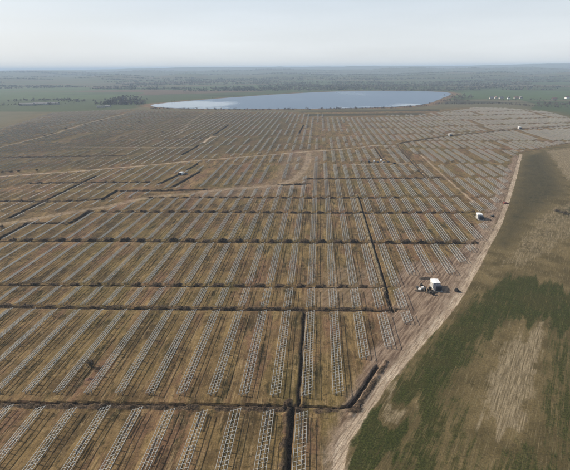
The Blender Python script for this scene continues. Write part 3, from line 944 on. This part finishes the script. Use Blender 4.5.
rest = []
GROUP = 'bare solar panel racks on the field'
for r in runs:
    if id(r) not in single_set:
        rest.append(r); continue
    X, y, n, s = r['X'], r['y'], r['n'], r['s']
    root = empty('solar_rack', (X, y, 0))
    tag(root, r['label'], 'solar rack', GROUP)
    L = n * FRAME
    root.rotation_euler.z = random.uniform(-.002, .002)
    for x in PUR_X:
        o = link('purlin', purlin(L), None, root)
        o.location = (x, -.25, rz_(x)); o.rotation_euler = (random.uniform(-.0008, .0008), 0, random.uniform(-.0006, .0006))
    if s <= 3:
        gap0 = random.randint(2, max(3, n - 2)) if random.random() < .3 else -9          # a few rafters still missing
        for i in range(n + 1):
            if not gap0 <= i < gap0 + 2:
                o = link('rafter', ME_RAFTER, None, root); o.location = (random.uniform(-.06, .06), i * FRAME + random.uniform(-.05, .05), 0)
            if i % 3 == 0:
                o = link('post', ME_REAR, None, root); o.location = (0, i * FRAME, 0)
                o = link('post', ME_FRONT, None, root); o.location = (0, i * FRAME, 0)
                o = link('brace', ME_BRACE, None, root); o.location = (0, i * FRAME, 0)
    else:
        o = link('support_frame', support(n), None, root); o.location = (0, -.25, 0); o['kind'] = 'stuff'

def rail_bundle(k, off, py, L, label):
    X = (k + off) * PITCH_ROW
    y = lane(k + off, py, py - 5)[0][1]
    x0 = -.60
    z = rz_(x0) - .10
    root = empty('pipe_bundle', (X + x0, y, z))
    tag(root, label, 'pipes', 'dark pipe bundles lying on the nearest racks')
    for i in range(2):
        dx = .45 + i * .21
        MB().tube((dx, 0, dx * SLOPE + .10), (dx, L + .3 * (i % 2), dx * SLOPE + .10), .10, .10, 6).build('pipe', M['black'], root)
    for q in (.15, .5, .85): MB().prism([(.33, .34 * SLOPE), (.78, .78 * SLOPE), (.78, .215 + .78 * SLOPE), (.33, .215 + .33 * SLOPE)], L * q - .03, L * q + .03).build('strap', M['post'], root)


for k, py, L, txt in ((-5, 436, 9, 'dark pipe bundle on the sixth rack from the right in the nearest strip'), (-3, 430, 8, 'dark pipe bundle on the fourth rack from the right in the nearest strip'), (-1, 434, 10, 'dark pipe bundle on the rack just left of the deep trench'),
                      (0, 441, 11, 'dark pipe bundle on the rightmost rack of the nearest strip'), (-6, 458, 7, 'dark pipe bundle on the seventh rack from the right, near the bottom'), (-4, 462, 7, 'dark pipe bundle on the fifth rack from the right, at the bottom')):
    rail_bundle(k, -0.35, py, L, txt)

# the hundreds of racks farther off, as one mass
BV, BQ = [], []
CQ = np.array([(0, 2, 3, 1), (4, 5, 7, 6), (0, 1, 5, 4), (2, 6, 7, 3), (0, 4, 6, 2), (1, 3, 7, 5)])
def nbox(x0, x1, y0, y1, za0, za1, zb0, zb1):
    """box whose left side spans za0..za1 and right side zb0..zb1"""
    b = len(BV) * 8
    BV.append([(x0, y0, za0), (x1, y0, zb0), (x0, y1, za0), (x1, y1, zb0), (x0, y0, za1), (x1, y0, zb1), (x0, y1, za1), (x1, y1, zb1)])
    BQ.append(CQ + b)
for r in rest:
    X, y, n = r['X'], r['y'], r['n']
    for x in PUR_X: nbox(X + x - .07, X + x + .07, y - .25, y + n * FRAME + .25, rz_(x) - .10, rz_(x) + .06, rz_(x) - .10, rz_(x) + .06)
    step = 1 if y < 500 else 2
    for i in range(0, n + 1, step):
        yy_ = y + i * FRAME; w = .065 * step
        nbox(X - 1.98, X + 1.98, yy_ - w, yy_ + w, rz_(-1.98) - .19, rz_(-1.98) - .10, rz_(1.98) - .19, rz_(1.98) - .10)
        if i % (3 * step) == 0:
            nbox(X + .86, X + 1.0, yy_ - .07, yy_ + .07, -.4, rz_(.86) - .1, -.4, rz_(.86) - .1)
            nbox(X - 1.15, X - 1.01, yy_ - .07, yy_ + .07, -.4, rz_(-1.15) - .1, -.4, rz_(-1.15) - .1)
me = np_mesh('distant_solar_racks', np.array(BV).reshape(-1, 3), np.array(BQ).reshape(-1, 4))
o = link('distant_solar_racks', me, M['steel'])
tag(o, 'mass of bare steel panel racks in the far part of the field', 'solar racks', kind='stuff')
print('runs', len(runs), 'visible', len(vis), 'rest', len(rest), 'boxes', len(BV), 'verts', len(VV))

# ------------------------------------------------------------------ white cabins (inverter stations)
def cabin(px, py, label, rz=0.0, s=1.0):
    c = P(px, py)
    z = ground_z(c.x, c.y)
    root = empty('inverter_cabin', (c.x, c.y, z), rz)
    root.scale = (s, s, s)
    tag(root, label, 'cabin', 'white cabins among the racks')
    MB().box(-2.0, 2.2, -2.6, 5.2, -.4, .22).build('plinth', M['concrete'], root)
    MB().box(-1.65, 1.65, .7, 5.0, .2, 3.0).build('wall', M['white'], root)
    m = MB(); m.prism([(-1.8, 3.0), (1.8, 3.0), (1.8, 3.10), (0, 3.24), (-1.8, 3.10)], .55, 5.15); m.build('roof', M['white'], root)
    for y in (1.3, 3.1):
        d = MB().box(-1.70, -1.64, y, y + 1.35, .35, 2.5).build('door', M['concrete'], root)
        MB().box(-1.74, -1.70, y + 1.1, y + 1.2, 1.3, 1.5).build('handle', M['black'], d)
    v = MB()
    for i in range(5): v.box(-1.67, -1.645, 4.55, 4.9, .6 + i * .22, .7 + i * .22)
    v.build('vent', M['navy'], root)
    MB().box(-1.25, 1.55, -2.2, .68, .2, 2.75).build('transformer', M['navy'], root)
    f = MB()
    for i in range(9): f.box(-1.1 + i * .3, -1.04 + i * .3, -2.5, -2.2, .5, 2.2)
    f.build('cooling_fins', M['navy'], root)
    f = MB()
    for i in range(7): f.box(1.55, 1.85, -1.9 + i * .35, -1.84 + i * .35, .5, 2.2)
    f.build('cooling_fins', M['navy'], root)
    MB().box(-.9, 1.2, -1.9, .4, 2.75, 2.87).build('transformer_lid', M['navy'], root)
    for i in range(3): MB().tube((-.5 + i * .65, -.8, 2.85), (-.5 + i * .65, -.8, 3.2), .09, .05).build('bushing', M['concrete'], root)
    return root


cabin(436.5, 289.5, 'white cabin with dark front, beside dark clutter, nearest the camera', 0.05, 1.12)
cabin(480, 219.0, 'white cabin with dark front near the dirt road, second from the camera', -0.08, 1.1)
cabin(180, 175.0, 'white cabin between dark trenches on the left', -0.3)
cabin(450.5, 136.3, 'tiny far white cabin at the middle of the far trench', 0.0, 1.25)
cabin(520, 129.4, 'tiny far white cabin at the right, farthest of all', 0.0, 1.25)


def drum(px, py, label, r=.9, rz=0.0, mat='wood'):
    c = P(px, py); z = ground_z(c.x, c.y)
    root = empty('cable_drum', (c.x, c.y, z), rz)
    tag(root, label, 'cable drum', 'cable drums beside the cabins')
    for x in (-.55, .47): MB().tube((x, 0, r), (x + .08, 0, r), r, r, 18).build('flange', M[mat], root)
    MB().tube((-.47, 0, r), (.47, 0, r), r * .75, r * .75, 16).build('cable', M['black'], root)
    return root


def pallet(px, py, label, rz, h, wrap='black'):
    c = P(px, py); z = ground_z(c.x, c.y)
    root = empty('loaded_pallet', (c.x, c.y, z), rz)
    tag(root, label, 'pallet', 'pallets beside the cabins')
    for x in (-.6, 0, .5): MB().box(x, x + .1, -.8, .8, -.05, .10).build('runner', M['wood'], root)
    for i in range(5): MB().box(-.6, .6, -.8 + i * .36, -.66 + i * .36 + .1, .10, .125).build('board', M['wood'], root)
    MB().prism([(-.56, .13), (.56, .13), (.56, h - .08), (.46, h), (-.46, h), (-.56, h - .08)], -.74, .74).build('load', M[wrap], root)
    for y in (-.4, .4): MB().prism([(-.57, .13), (.57, .13), (.57, h - .07), (.47, h + .01), (-.47, h + .01), (-.57, h - .07)], y - .03, y + .03).build('strap', M['concrete'], root)
    return root


pallet(417.2, 288.8, 'dark wrapped pallet at the left end of the clutter by the nearest cabin', .3, 1.5)
pallet(419.8, 290.2, 'pale wrapped pallet second from left in the clutter by the nearest cabin', .9, 1.2, 'white')
pallet(422.6, 288.6, 'pale wrapped pallet third from left in the clutter by the nearest cabin', -.2, 1.0, 'white')
pallet(424.8, 290.6, 'dark wrapped pallet nearest the camera in the clutter', .5, 1.6)
drum(427.2, 291.3, 'wooden cable drum between the wrapped pallets and the nearest cabin', .85, .4)
drum(429.8, 290.0, 'black cable drum close to the left wall of the nearest cabin', .9, 1.2, 'black')
pallet(430.2, 293.2, 'low dark pallet in front of the nearest cabin', .1, .9)
drum(433.0, 295.0, 'black cable drum in front of the nearest cabin', .8, 1.5, 'black')
drum(456.2, 291.6, 'lone black cable drum right of the nearest cabin, near the road', .95, .7, 'black')
drum(421.4, 286.6, 'black cable drum behind the wrapped pallets', .8, 1.9, 'black')
pallet(491.5, 216.8, 'dark pallet right of the second cabin', .2, 1.4)
pallet(489.5, 220.2, 'low dark pallet in front right of the second cabin', .8, 1.0)
pallet(493.3, 216.5, 'dark pallet farthest right of the second cabin', -.4, 1.3)


# ------------------------------------------------------------------ vehicles
def vehicle(kind, px, py, label, rz, paint):
    c = P(px, py); z = ground_z(c.x, c.y)
    van = kind == 'van'
    root = empty('parked_van' if van else 'parked_car', (c.x, c.y, z), rz)
    tag(root, label, kind, 'vehicles parked on the site')
    L, H = (2.75, 2.3) if van else (2.15, 1.5)
    if van: prof = [(-L, .35), (L, .35), (L, .85), (L - .25, 1.15), (L - .9, 1.35), (L - 1.5, H - .1), (L - 1.7, H), (-L + .1, H), (-L, H - .15)]
    else: prof = [(-L, .35), (L, .35), (L, .7), (L - .2, .85), (L - 1.1, .95), (L - 1.75, H - .05), (L - 2.0, H), (-L + .8, H), (-L + .1, .95), (-L, .85)]
    w = .95 if van else .87
    m = MB(); m.prism(prof, -w, w); m.build('body', M[paint], root)
    if van:
        MB().prism([(L - 1.42, H - .16), (L - .88, 1.40), (L - .84, 1.42), (L - 1.38, H - .12)], -w + .12, w - .12).build('windscreen', M['glass'], root)
        for s in (-1, 1): MB().prism([(L - 1.75, 1.40), (L - 1.0, 1.40), (L - 1.45, H - .25), (L - 1.75, H - .25)], s * w - .012, s * w + .012).build('window', M['glass'], root)
    else:
        MB().prism([(L - 1.72, H - .1), (L - 1.14, .98), (L - 1.08, 1.0), (L - 1.68, H - .06)], -w + .1, w - .1).build('windscreen', M['glass'], root)
        for s in (-1, 1): MB().prism([(-L + .5, 1.0), (L - 1.3, 1.0), (L - 1.8, H - .1), (-L + .85, H - .1)], s * w - .012, s * w + .012).build('window', M['glass'], root)
    for x in (-L + .75, L - .85):
        for s in (-1, 1):
            wh = MB().tube((x, s * (w - .12), .35), (x, s * (w + .03), .35), .36, .36, 14).build('wheel', M['rubber'], root)
            MB().tube((x, s * (w + .02), .35), (x, s * (w + .045), .35), .2, .2, 10).build('rim', M['steel'], wh)
    for s in (-1, 1): MB().box(L - .06, L + .015, s * .68 - .14, s * .68 + .14, .62, .78).build('headlight', M['white'], root)
    return root


vehicle('van', 374, 162.0, 'white van at the left of the parked site vehicles', 1.4, 'white')
vehicle('car', 377.6, 162.6, 'dark car second from left among the parked site vehicles', 1.7, 'navy')
vehicle('van', 380.8, 161.4, 'white van in the middle of the parked site vehicles', 1.5, 'white')
vehicle('car', 383.6, 163.0, 'pale car in front of the middle van among the parked site vehicles', .3, 'concrete')
vehicle('car', 388.0, 162.2, 'dark car right of the vans among the parked site vehicles', 1.2, 'navy')
vehicle('car', 394.5, 164.0, 'lone dark car at the right of the parked site vehicles', .2, 'black')
vehicle('van', 369.0, 162.4, 'dark van leftmost of the parked site vehicles', 1.5, 'navy')
vehicle('car', 505.8, 203.8, 'small dark red car on the dirt road above the second cabin', .1, 'red')
vehicle('car', 186.0, 174.4, 'dark car right of the white cabin on the left', .4, 'navy')


# ------------------------------------------------------------------ vegetation
def twig_cloud(n, rx, ry, rz, size, rng, cz=0.0):
    """n small blades spread through an uneven crown"""
    u = rng.normal(size=(n, 3)); u /= np.linalg.norm(u, axis=1)[:, None]
    rad = rng.random(n) ** 0.45
    lob = 0.75 + 0.35 * np.sin(u[:, 0] * 5 + u[:, 1] * 7 + rng.random() * 9)
    c = u * (rad * lob)[:, None] * np.array([rx, ry, rz]); c[:, 2] += cz
    a = rng.normal(size=(n, 3)); a /= np.linalg.norm(a, axis=1)[:, None]
    b = np.cross(a, rng.normal(size=(n, 3))); b /= np.linalg.norm(b, axis=1)[:, None] + 1e-9
    sz = size * (.5 + rng.random(n))
    a *= sz[:, None]; b *= (sz * .45)[:, None]
    return np.stack([c - a - b, c + a - b * .4, c + a * .8 + b, c - a * .5 + b], 1).reshape(-1, 3)


def bush(px, py, label, h, w, n=220, group='bushes on the field', mat='twig', bare=False):
    c = P(px, py); z = ground_z(c.x, c.y)
    root = empty('bare_shrub' if bare else 'shrub', (c.x, c.y, z))
    tag(root, label, 'shrub', group)
    st = MB()
    rr = random.Random(int(px * 97 + py))
    for i in range(9 if bare else 5):
        a = i * 2.4; r = w * rr.uniform(.2, .55)
        e = (math.cos(a) * r, math.sin(a) * r, h * rr.uniform(.6, .95))
        st.tube((0, 0, -.2), e, .09, .03, 5)
        for q in range(3):
            f = rr.uniform(.4, .8); b0 = tuple(v * f for v in e)
            st.tube(b0, (b0[0] + rr.uniform(-.8, .8), b0[1] + rr.uniform(-.8, .8), b0[2] + rr.uniform(.4, 1.0)), .04, .015, 4)
    st.build('stem', M['bark'], root)
    v = twig_cloud(n, w * .55, w * .55, h * .48, .18 if bare else .28, np.random.default_rng(int(px * 31 + py)), h * .55)
    me = np_mesh('twigs', v, np.arange(len(v)).reshape(-1, 4))
    link('twigs' if bare else 'crown', me, M[mat], root)
    return root


bush(91.5, 367, 'lone bare shrub standing between racks in the second strip on the left', 3.6, 4.0, 420, bare=True)
bush(45, 137, 'leftmost dark bush of the pair on the far left track', 4.5, 8)
bush(52, 135, 'right-hand dark bush of the pair on the far left track', 4.2, 9)
bush(66, 129.5, 'small dark bush on the far left track, third from the photo edge', 3.8, 6)
bush(85, 125, 'dark bush on the far left track, fourth from the photo edge', 4.0, 8)
bush(92, 123.5, 'dark bush on the far left track, fifth from the photo edge', 3.6, 7)
bush(101, 121.5, 'dark bush at the upper end of the far left track', 4.0, 9)
bush(139, 122.5, 'small dark bush alone left of the short pale lane', 4.0, 7)
bush(163, 133, 'low dark bush below the short pale lane', 3.5, 7)
bush(3, 173, 'dark bush at the left photo edge beside the pale site road', 2.6, 5)
bush(11, 172.5, 'second dark bush from the left edge beside the pale site road', 2.4, 6)
bush(19, 172, 'third dark bush from the left edge beside the pale site road', 2.5, 5)
bush(37, 171, 'dark bush set apart from three others on the pale site road', 2.6, 4)
bush(2, 228, 'black rounded bush at the left photo edge on the curved track', 2.4, 5)
bush(429, 111, 'dark bush alone below the right end of the lake', 5, 12)
bush(565, 214, 'low dark bush at the right photo edge in the straw field', 2.0, 8)
bush(557, 211.5, 'low dark bush left of another in the straw field at right', 1.6, 7)
bush(489, 204.5, 'low olive bush behind the second cabin', 1.6, 6)


def heap(px, py, label, r, h, mat):
    c = P(px, py); z = ground_z(c.x, c.y)
    n, m = 20, 7
    rng = np.random.default_rng(int(px * 13))
    v = [(0, 0, h)]
    for j in range(1, m + 1):
        f = j / m
        for i in range(n):
            a = 2 * math.pi * i / n
            rr = r * f * (1 + .25 * math.sin(2 * a + 1) + rng.uniform(-.1, .1))
            v.append((rr * math.cos(a) * 1.3, rr * math.sin(a), h * (1 - f ** 1.6) * rng.uniform(.75, 1.15) - .15 * f))
    f = [(0, 1 + i, 1 + (i + 1) % n) for i in range(n)]
    q = [(1 + j * n + i, 1 + (j + 1) * n + i, 1 + (j + 1) * n + (i + 1) % n, 1 + j * n + (i + 1) % n) for j in range(m - 1) for i in range(n)]
    o = link('earth_heap', np_mesh('earth_heap', v, q, f, True), M[mat]); o.location = (c.x, c.y, z)
    tag(o, label, 'heap')
    return o


heap(421.5, 290.4, 'long dark earth heap under the wrapped pallets by the nearest cabin', 2.6, .55, 'dark_earth')
heap(431.5, 292.6, 'dark earth heap in front left of the nearest cabin', 2.4, .8, 'dark_earth')
heap(457.5, 291.0, 'small dark earth heap by the lone black cable drum', 1.4, .5, 'dark_earth')
heap(425, 278.5, 'flat dark earth heap behind the nearest cabin, at the rack ends', 2.6, .6, 'dark_earth')
heap(90.2, 379, 'small rust-red earth heap beside the lone bare shrub', 1.3, .7, 'rust')


def wood_mass(name, label, spots, mat, size, n_per, hmin, hmax, kind='stuff', wide=.45):
    rng = np.random.default_rng(len(spots) + 5)
    out, tv, tq = [], [], []
    for (x, y, s) in spots:
        h = rng.uniform(hmin, hmax) * s
        v = twig_cloud(n_per, h * wide, h * wide, h * .45, size * h / 10, rng, h * .55)
        v += np.array([x, y, ground_z(x, y)])
        out.append(v)
        b = len(tv) * 8; r = h * .018; g = ground_z(x, y)
        tv.append([(x - r, y - r, g - .3), (x + r, y - r, g - .3), (x - r, y + r, g - .3), (x + r, y + r, g - .3), (x - r * .6, y - r * .6, g + h * .6), (x + r * .6, y - r * .6, g + h * .6), (x - r * .6, y + r * .6, g + h * .6), (x + r * .6, y + r * .6, g + h * .6)])
        tq.append(CQ + b)
    v = np.concatenate(out); q = np.arange(len(v)).reshape(-1, 4)
    tv = np.array(tv).reshape(-1, 3); tq = np.array(tq).reshape(-1, 4) + len(v)
    o = link(name, np_mesh(name, np.concatenate([v, tv]), np.concatenate([q, tq])), M[mat])
    tag(o, label, 'trees', kind=kind)
    return o


def along(pix, step, jitter, rng, smin=.6, smax=1.2, skip=0.0):
    g = [P(*q).xy for q in pix]; out = []
    for a, b in zip(g[:-1], g[1:]):
        L = (b - a).length
        for i in range(max(1, int(L / step))):
            if rng.random() < skip: continue
            p = a.lerp(b, rng.random())
            out.append((p.x + rng.uniform(-jitter, jitter), p.y + rng.uniform(-jitter, jitter) * 1.6, rng.uniform(smin, smax)))
    return out


rr = random.Random(5)
wood_mass('lakeshore_scrub', 'dark scrub fringe along the near shore of the lake', along([(152, 109), (200, 110), (250, 110.4), (300, 110.2), (350, 109.4), (400, 108.3), (428, 106)], 2.6, 5, rr, .5, 1.3, .1), 'twig2', 1.2, 30, 3.6, 6.5, wide=.7)
wood_mass('far_shore_reeds', 'thin scrub line along the far shore of the lake', along([(152, 104), (200, 99.4), (250, 95.6), (300, 92.4), (350, 90.4), (400, 90.2), (448, 91.6)], 13, 9, rr, .5, 1.1, .25), 'twig2', 1.3, 20, 3, 6)
sp = along([(98, 105), (142, 104.8)], 1.6, 14, rr) + along([(104, 102.5), (142, 103)], 1.6, 20, rr) + along([(112, 100), (138, 101)], 2, 30, rr) + along([(118, 97.8), (136, 98.5)], 3, 30, rr)
wood_mass('bare_wood', 'dark bare wood left of the lake', sp, 'twig2', 1.3, 34, 8, 13)
sp = along([(432, 104.5), (462, 104.5)], 2.5, 10, rr, .4, .8) + along([(440, 101.5), (466, 101)], 2.2, 16, rr, .5, 1) + along([(446, 98.5), (470, 98)], 3, 25, rr) + along([(452, 96), (466, 96)], 4, 30, rr)
wood_mass('bare_wood', 'purplish bare wood at the right end of the lake', sp, 'twig2', 1.3, 30, 6, 11)
sp = along([(462, 104.5), (500, 104), (540, 107), (600, 109)], 3, 8, rr, .4, .9) + along([(538, 105), (600, 105.5)], 2, 18, rr, .6, 1.1) + along([(490, 100.5), (600, 101)], 6, 30, rr, .5, 1)
wood_mass('hedgerow', 'brown hedgerows and trees round the houses at right', sp, 'twig2', 1.2, 26, 6, 11)
sp = along([(-10, 106.5), (62, 104.5)], 5, 12, rr, .5, 1) + along([(12, 101.5), (60, 100.5), (80, 102)], 3, 25, rr, .6, 1.1) + along([(62, 104), (100, 101)], 20, 20, rr)
wood_mass('farm_trees', 'bare trees round the long sheds at far left', sp, 'twig2', 1.2, 26, 7, 12)
sp = []
for i in range(150):
    py = 70.2 + 21 * rr.random() ** 1.4
    px = rr.uniform(-40, 610)
    c = P(px, py)
    if c.y < 1300 or c.y > 9500: continue
    ln = rr.uniform(120, 700) * (1 + c.y / 3500); wd = rr.uniform(8, 40) * (1 + c.y / 5000); ang = rr.uniform(-.3, .3)
    m = int(ln / (3.2 + c.y / 900))
    q = np.random.default_rng(i)
    t = q.uniform(-.5, .5, m) * ln; u = q.uniform(-.5, .5, m) * wd * (.4 + .6 * np.abs(np.sin(t / 60 + i)))
    x = c.x + t * math.cos(ang) - u * math.sin(ang); y = c.y + t * math.sin(ang) + u * math.cos(ang)
    h = (6 + 6 * fbm(t / 45, t * 0, i)) * (1 + c.y / 14000) * q.uniform(.7, 1.15, m)
    ok_ = ~in_poly(x, y, lk) & (y > 1300)
    sp.append(np.stack([x, y, h], 1)[ok_])
sp = np.concatenate(sp)
gi = np.clip(np.searchsorted(xs, sp[:, 0]) - 1, 0, NX - 2); gj = np.clip(np.searchsorted(ys, sp[:, 1]) - 1, 0, NY - 2)
gu, gv = (sp[:, 0] - xs[gi]) / (xs[gi + 1] - xs[gi]), (sp[:, 1] - ys[gj]) / (ys[gj + 1] - ys[gj])
gz = (ZZ[gj, gi] * (1 - gu) + ZZ[gj, gi + 1] * gu) * (1 - gv) + (ZZ[gj + 1, gi] * (1 - gu) + ZZ[gj + 1, gi + 1] * gu) * gv
NB = 8
hh = np.repeat(sp[:, 2], NB)
v = twig_cloud(len(hh), 1.0, 1.0, .5, .30, np.random.default_rng(3), .5).reshape(-1, 4, 3) * hh[:, None, None]
v += np.stack([np.repeat(sp[:, 0], NB), np.repeat(sp[:, 1], NB), np.repeat(gz, NB)], 1)[:, None, :]
v = v.reshape(-1, 3)
tag(link('distant_woods', np_mesh('distant_woods', v, np.arange(len(v)).reshape(-1, 4)), M['farwood']), 'hazy lines of woods across the far plain', 'trees', kind='stuff')
print('far trees', len(sp))


# ------------------------------------------------------------------ houses
def house(px, py, label, L, Wd, h, rh, rz, wall, roof, windows=4):
    c = P(px, py); z = ground_z(c.x, c.y)
    root = empty('house' if h < 7 and L < 30 else 'long_shed', (c.x, c.y, z), rz)
    tag(root, label, 'house' if L < 30 else 'shed', 'buildings far off')
    MB().box(-L / 2, L / 2, -Wd / 2, Wd / 2, -.5, h).build('wall', M[wall], root)
    o = Wd / 2 + .4
    m = MB(); m.prism([(-o, h - .05), (o, h - .05), (0, h + rh)], -L / 2 - .4, L / 2 + .4)
    rf = m.build('roof', M[roof], root); rf.rotation_euler = (0, 0, math.pi / 2)
    if L < 30: MB().box(-.4, .4, -L * .2 - .4, -L * .2 + .4, h + rh * .6, h + rh + .9).build('chimney', M['roof'], rf)
    for i in range(windows):
        x = -L / 2 + L * (i + .5) / windows
        MB().box(x - .6, x + .6, -Wd / 2 - .04, -Wd / 2 + .05, h * .45, h * .45 + 1.3).build('window', M['glass'], root)
    MB().box(L * .05 - .5, L * .05 + .5, -Wd / 2 - .06, -Wd / 2 + .05, 0, min(2.1, h - .3)).build('door', M['wood'], root)
    return root


house(27, 105.6, 'pale long shed at far left among bare trees, leftmost', 46, 14, 5, 3, .1, 'render', 'greyroof', 8)
house(41, 105.0, 'pale long shed at far left, second from the photo edge', 50, 14, 5, 3, .05, 'render', 'greyroof', 8)
house(53, 104.6, 'pale long shed at far left, third from the photo edge', 40, 13, 5, 3, .05, 'render', 'greyroof', 7)
house(101, 107.8, 'small pale building at far left beside the bare wood', 22, 10, 4, 2.5, .2, 'render', 'greyroof')
house(108, 107.2, 'small pale building just left of the bare wood', 18, 10, 4, 2.5, -.1, 'render', 'greyroof')
for i, (px, py, rz, wl_, rf_, txt) in enumerate([(491.5, 99.0, .1, 'render', 'greyroof', 'leftmost house of the far village at right'), (496, 98.6, 1.5, 'render', 'roof', 'second house from the left in the far village'),
                                             (501, 99.0, .2, 'render', 'greyroof', 'grey roofed house third from the left in the far village'), (508.5, 99.2, 1.4, 'white', 'greyroof', 'bright white gabled house in the far village'),
                                             (516, 98.8, .0, 'render', 'roof', 'house right of the bright white one in the far village'), (520.5, 98.9, 1.6, 'render', 'greyroof', 'pale house second right of the bright white one'),
                                             (554, 100.0, .1, 'render', 'roof', 'cream house apart from the far village, to its right'), (567, 98.6, .3, 'white', 'roof', 'white house at the right photo edge in the distance')]):
    house(px, py, txt, 14, 9, 4, 4.2, rz, wl_, rf_)
for i, (px, py, L, txt) in enumerate([(468, 76.5, 70, 'white far hall on the plain behind the lake, left of two'), (496, 75.8, 55, 'white far hall on the plain behind the lake, right of two')]):
    house(px, py, txt, L, 30, 9, 3, .05, 'render', 'greyroof', 6)

# ------------------------------------------------------------------ haze
def haze():
    me = MB().box(-45000, 45000, -3500, 45000, -6, 162).mesh('haze')
    mt = bpy.data.materials.new('haze_air'); mt.use_nodes = True
    n, l = mt.node_tree.nodes, mt.node_tree.links
    n.remove(n['Principled BSDF'])
    v = n.new('ShaderNodeVolumePrincipled')
    v.inputs['Color'].default_value = (0.62, 0.79, 0.99, 1)
    v.inputs['Density'].default_value = 0.000125
    v.inputs['Anisotropy'].default_value = 0.0
    l.new(v.outputs[0], n['Material Output'].inputs['Volume'])
    o = link('haze', me, mt)
    tag(o, 'pale bluish haze over the far plain', 'haze', kind='stuff')
haze()
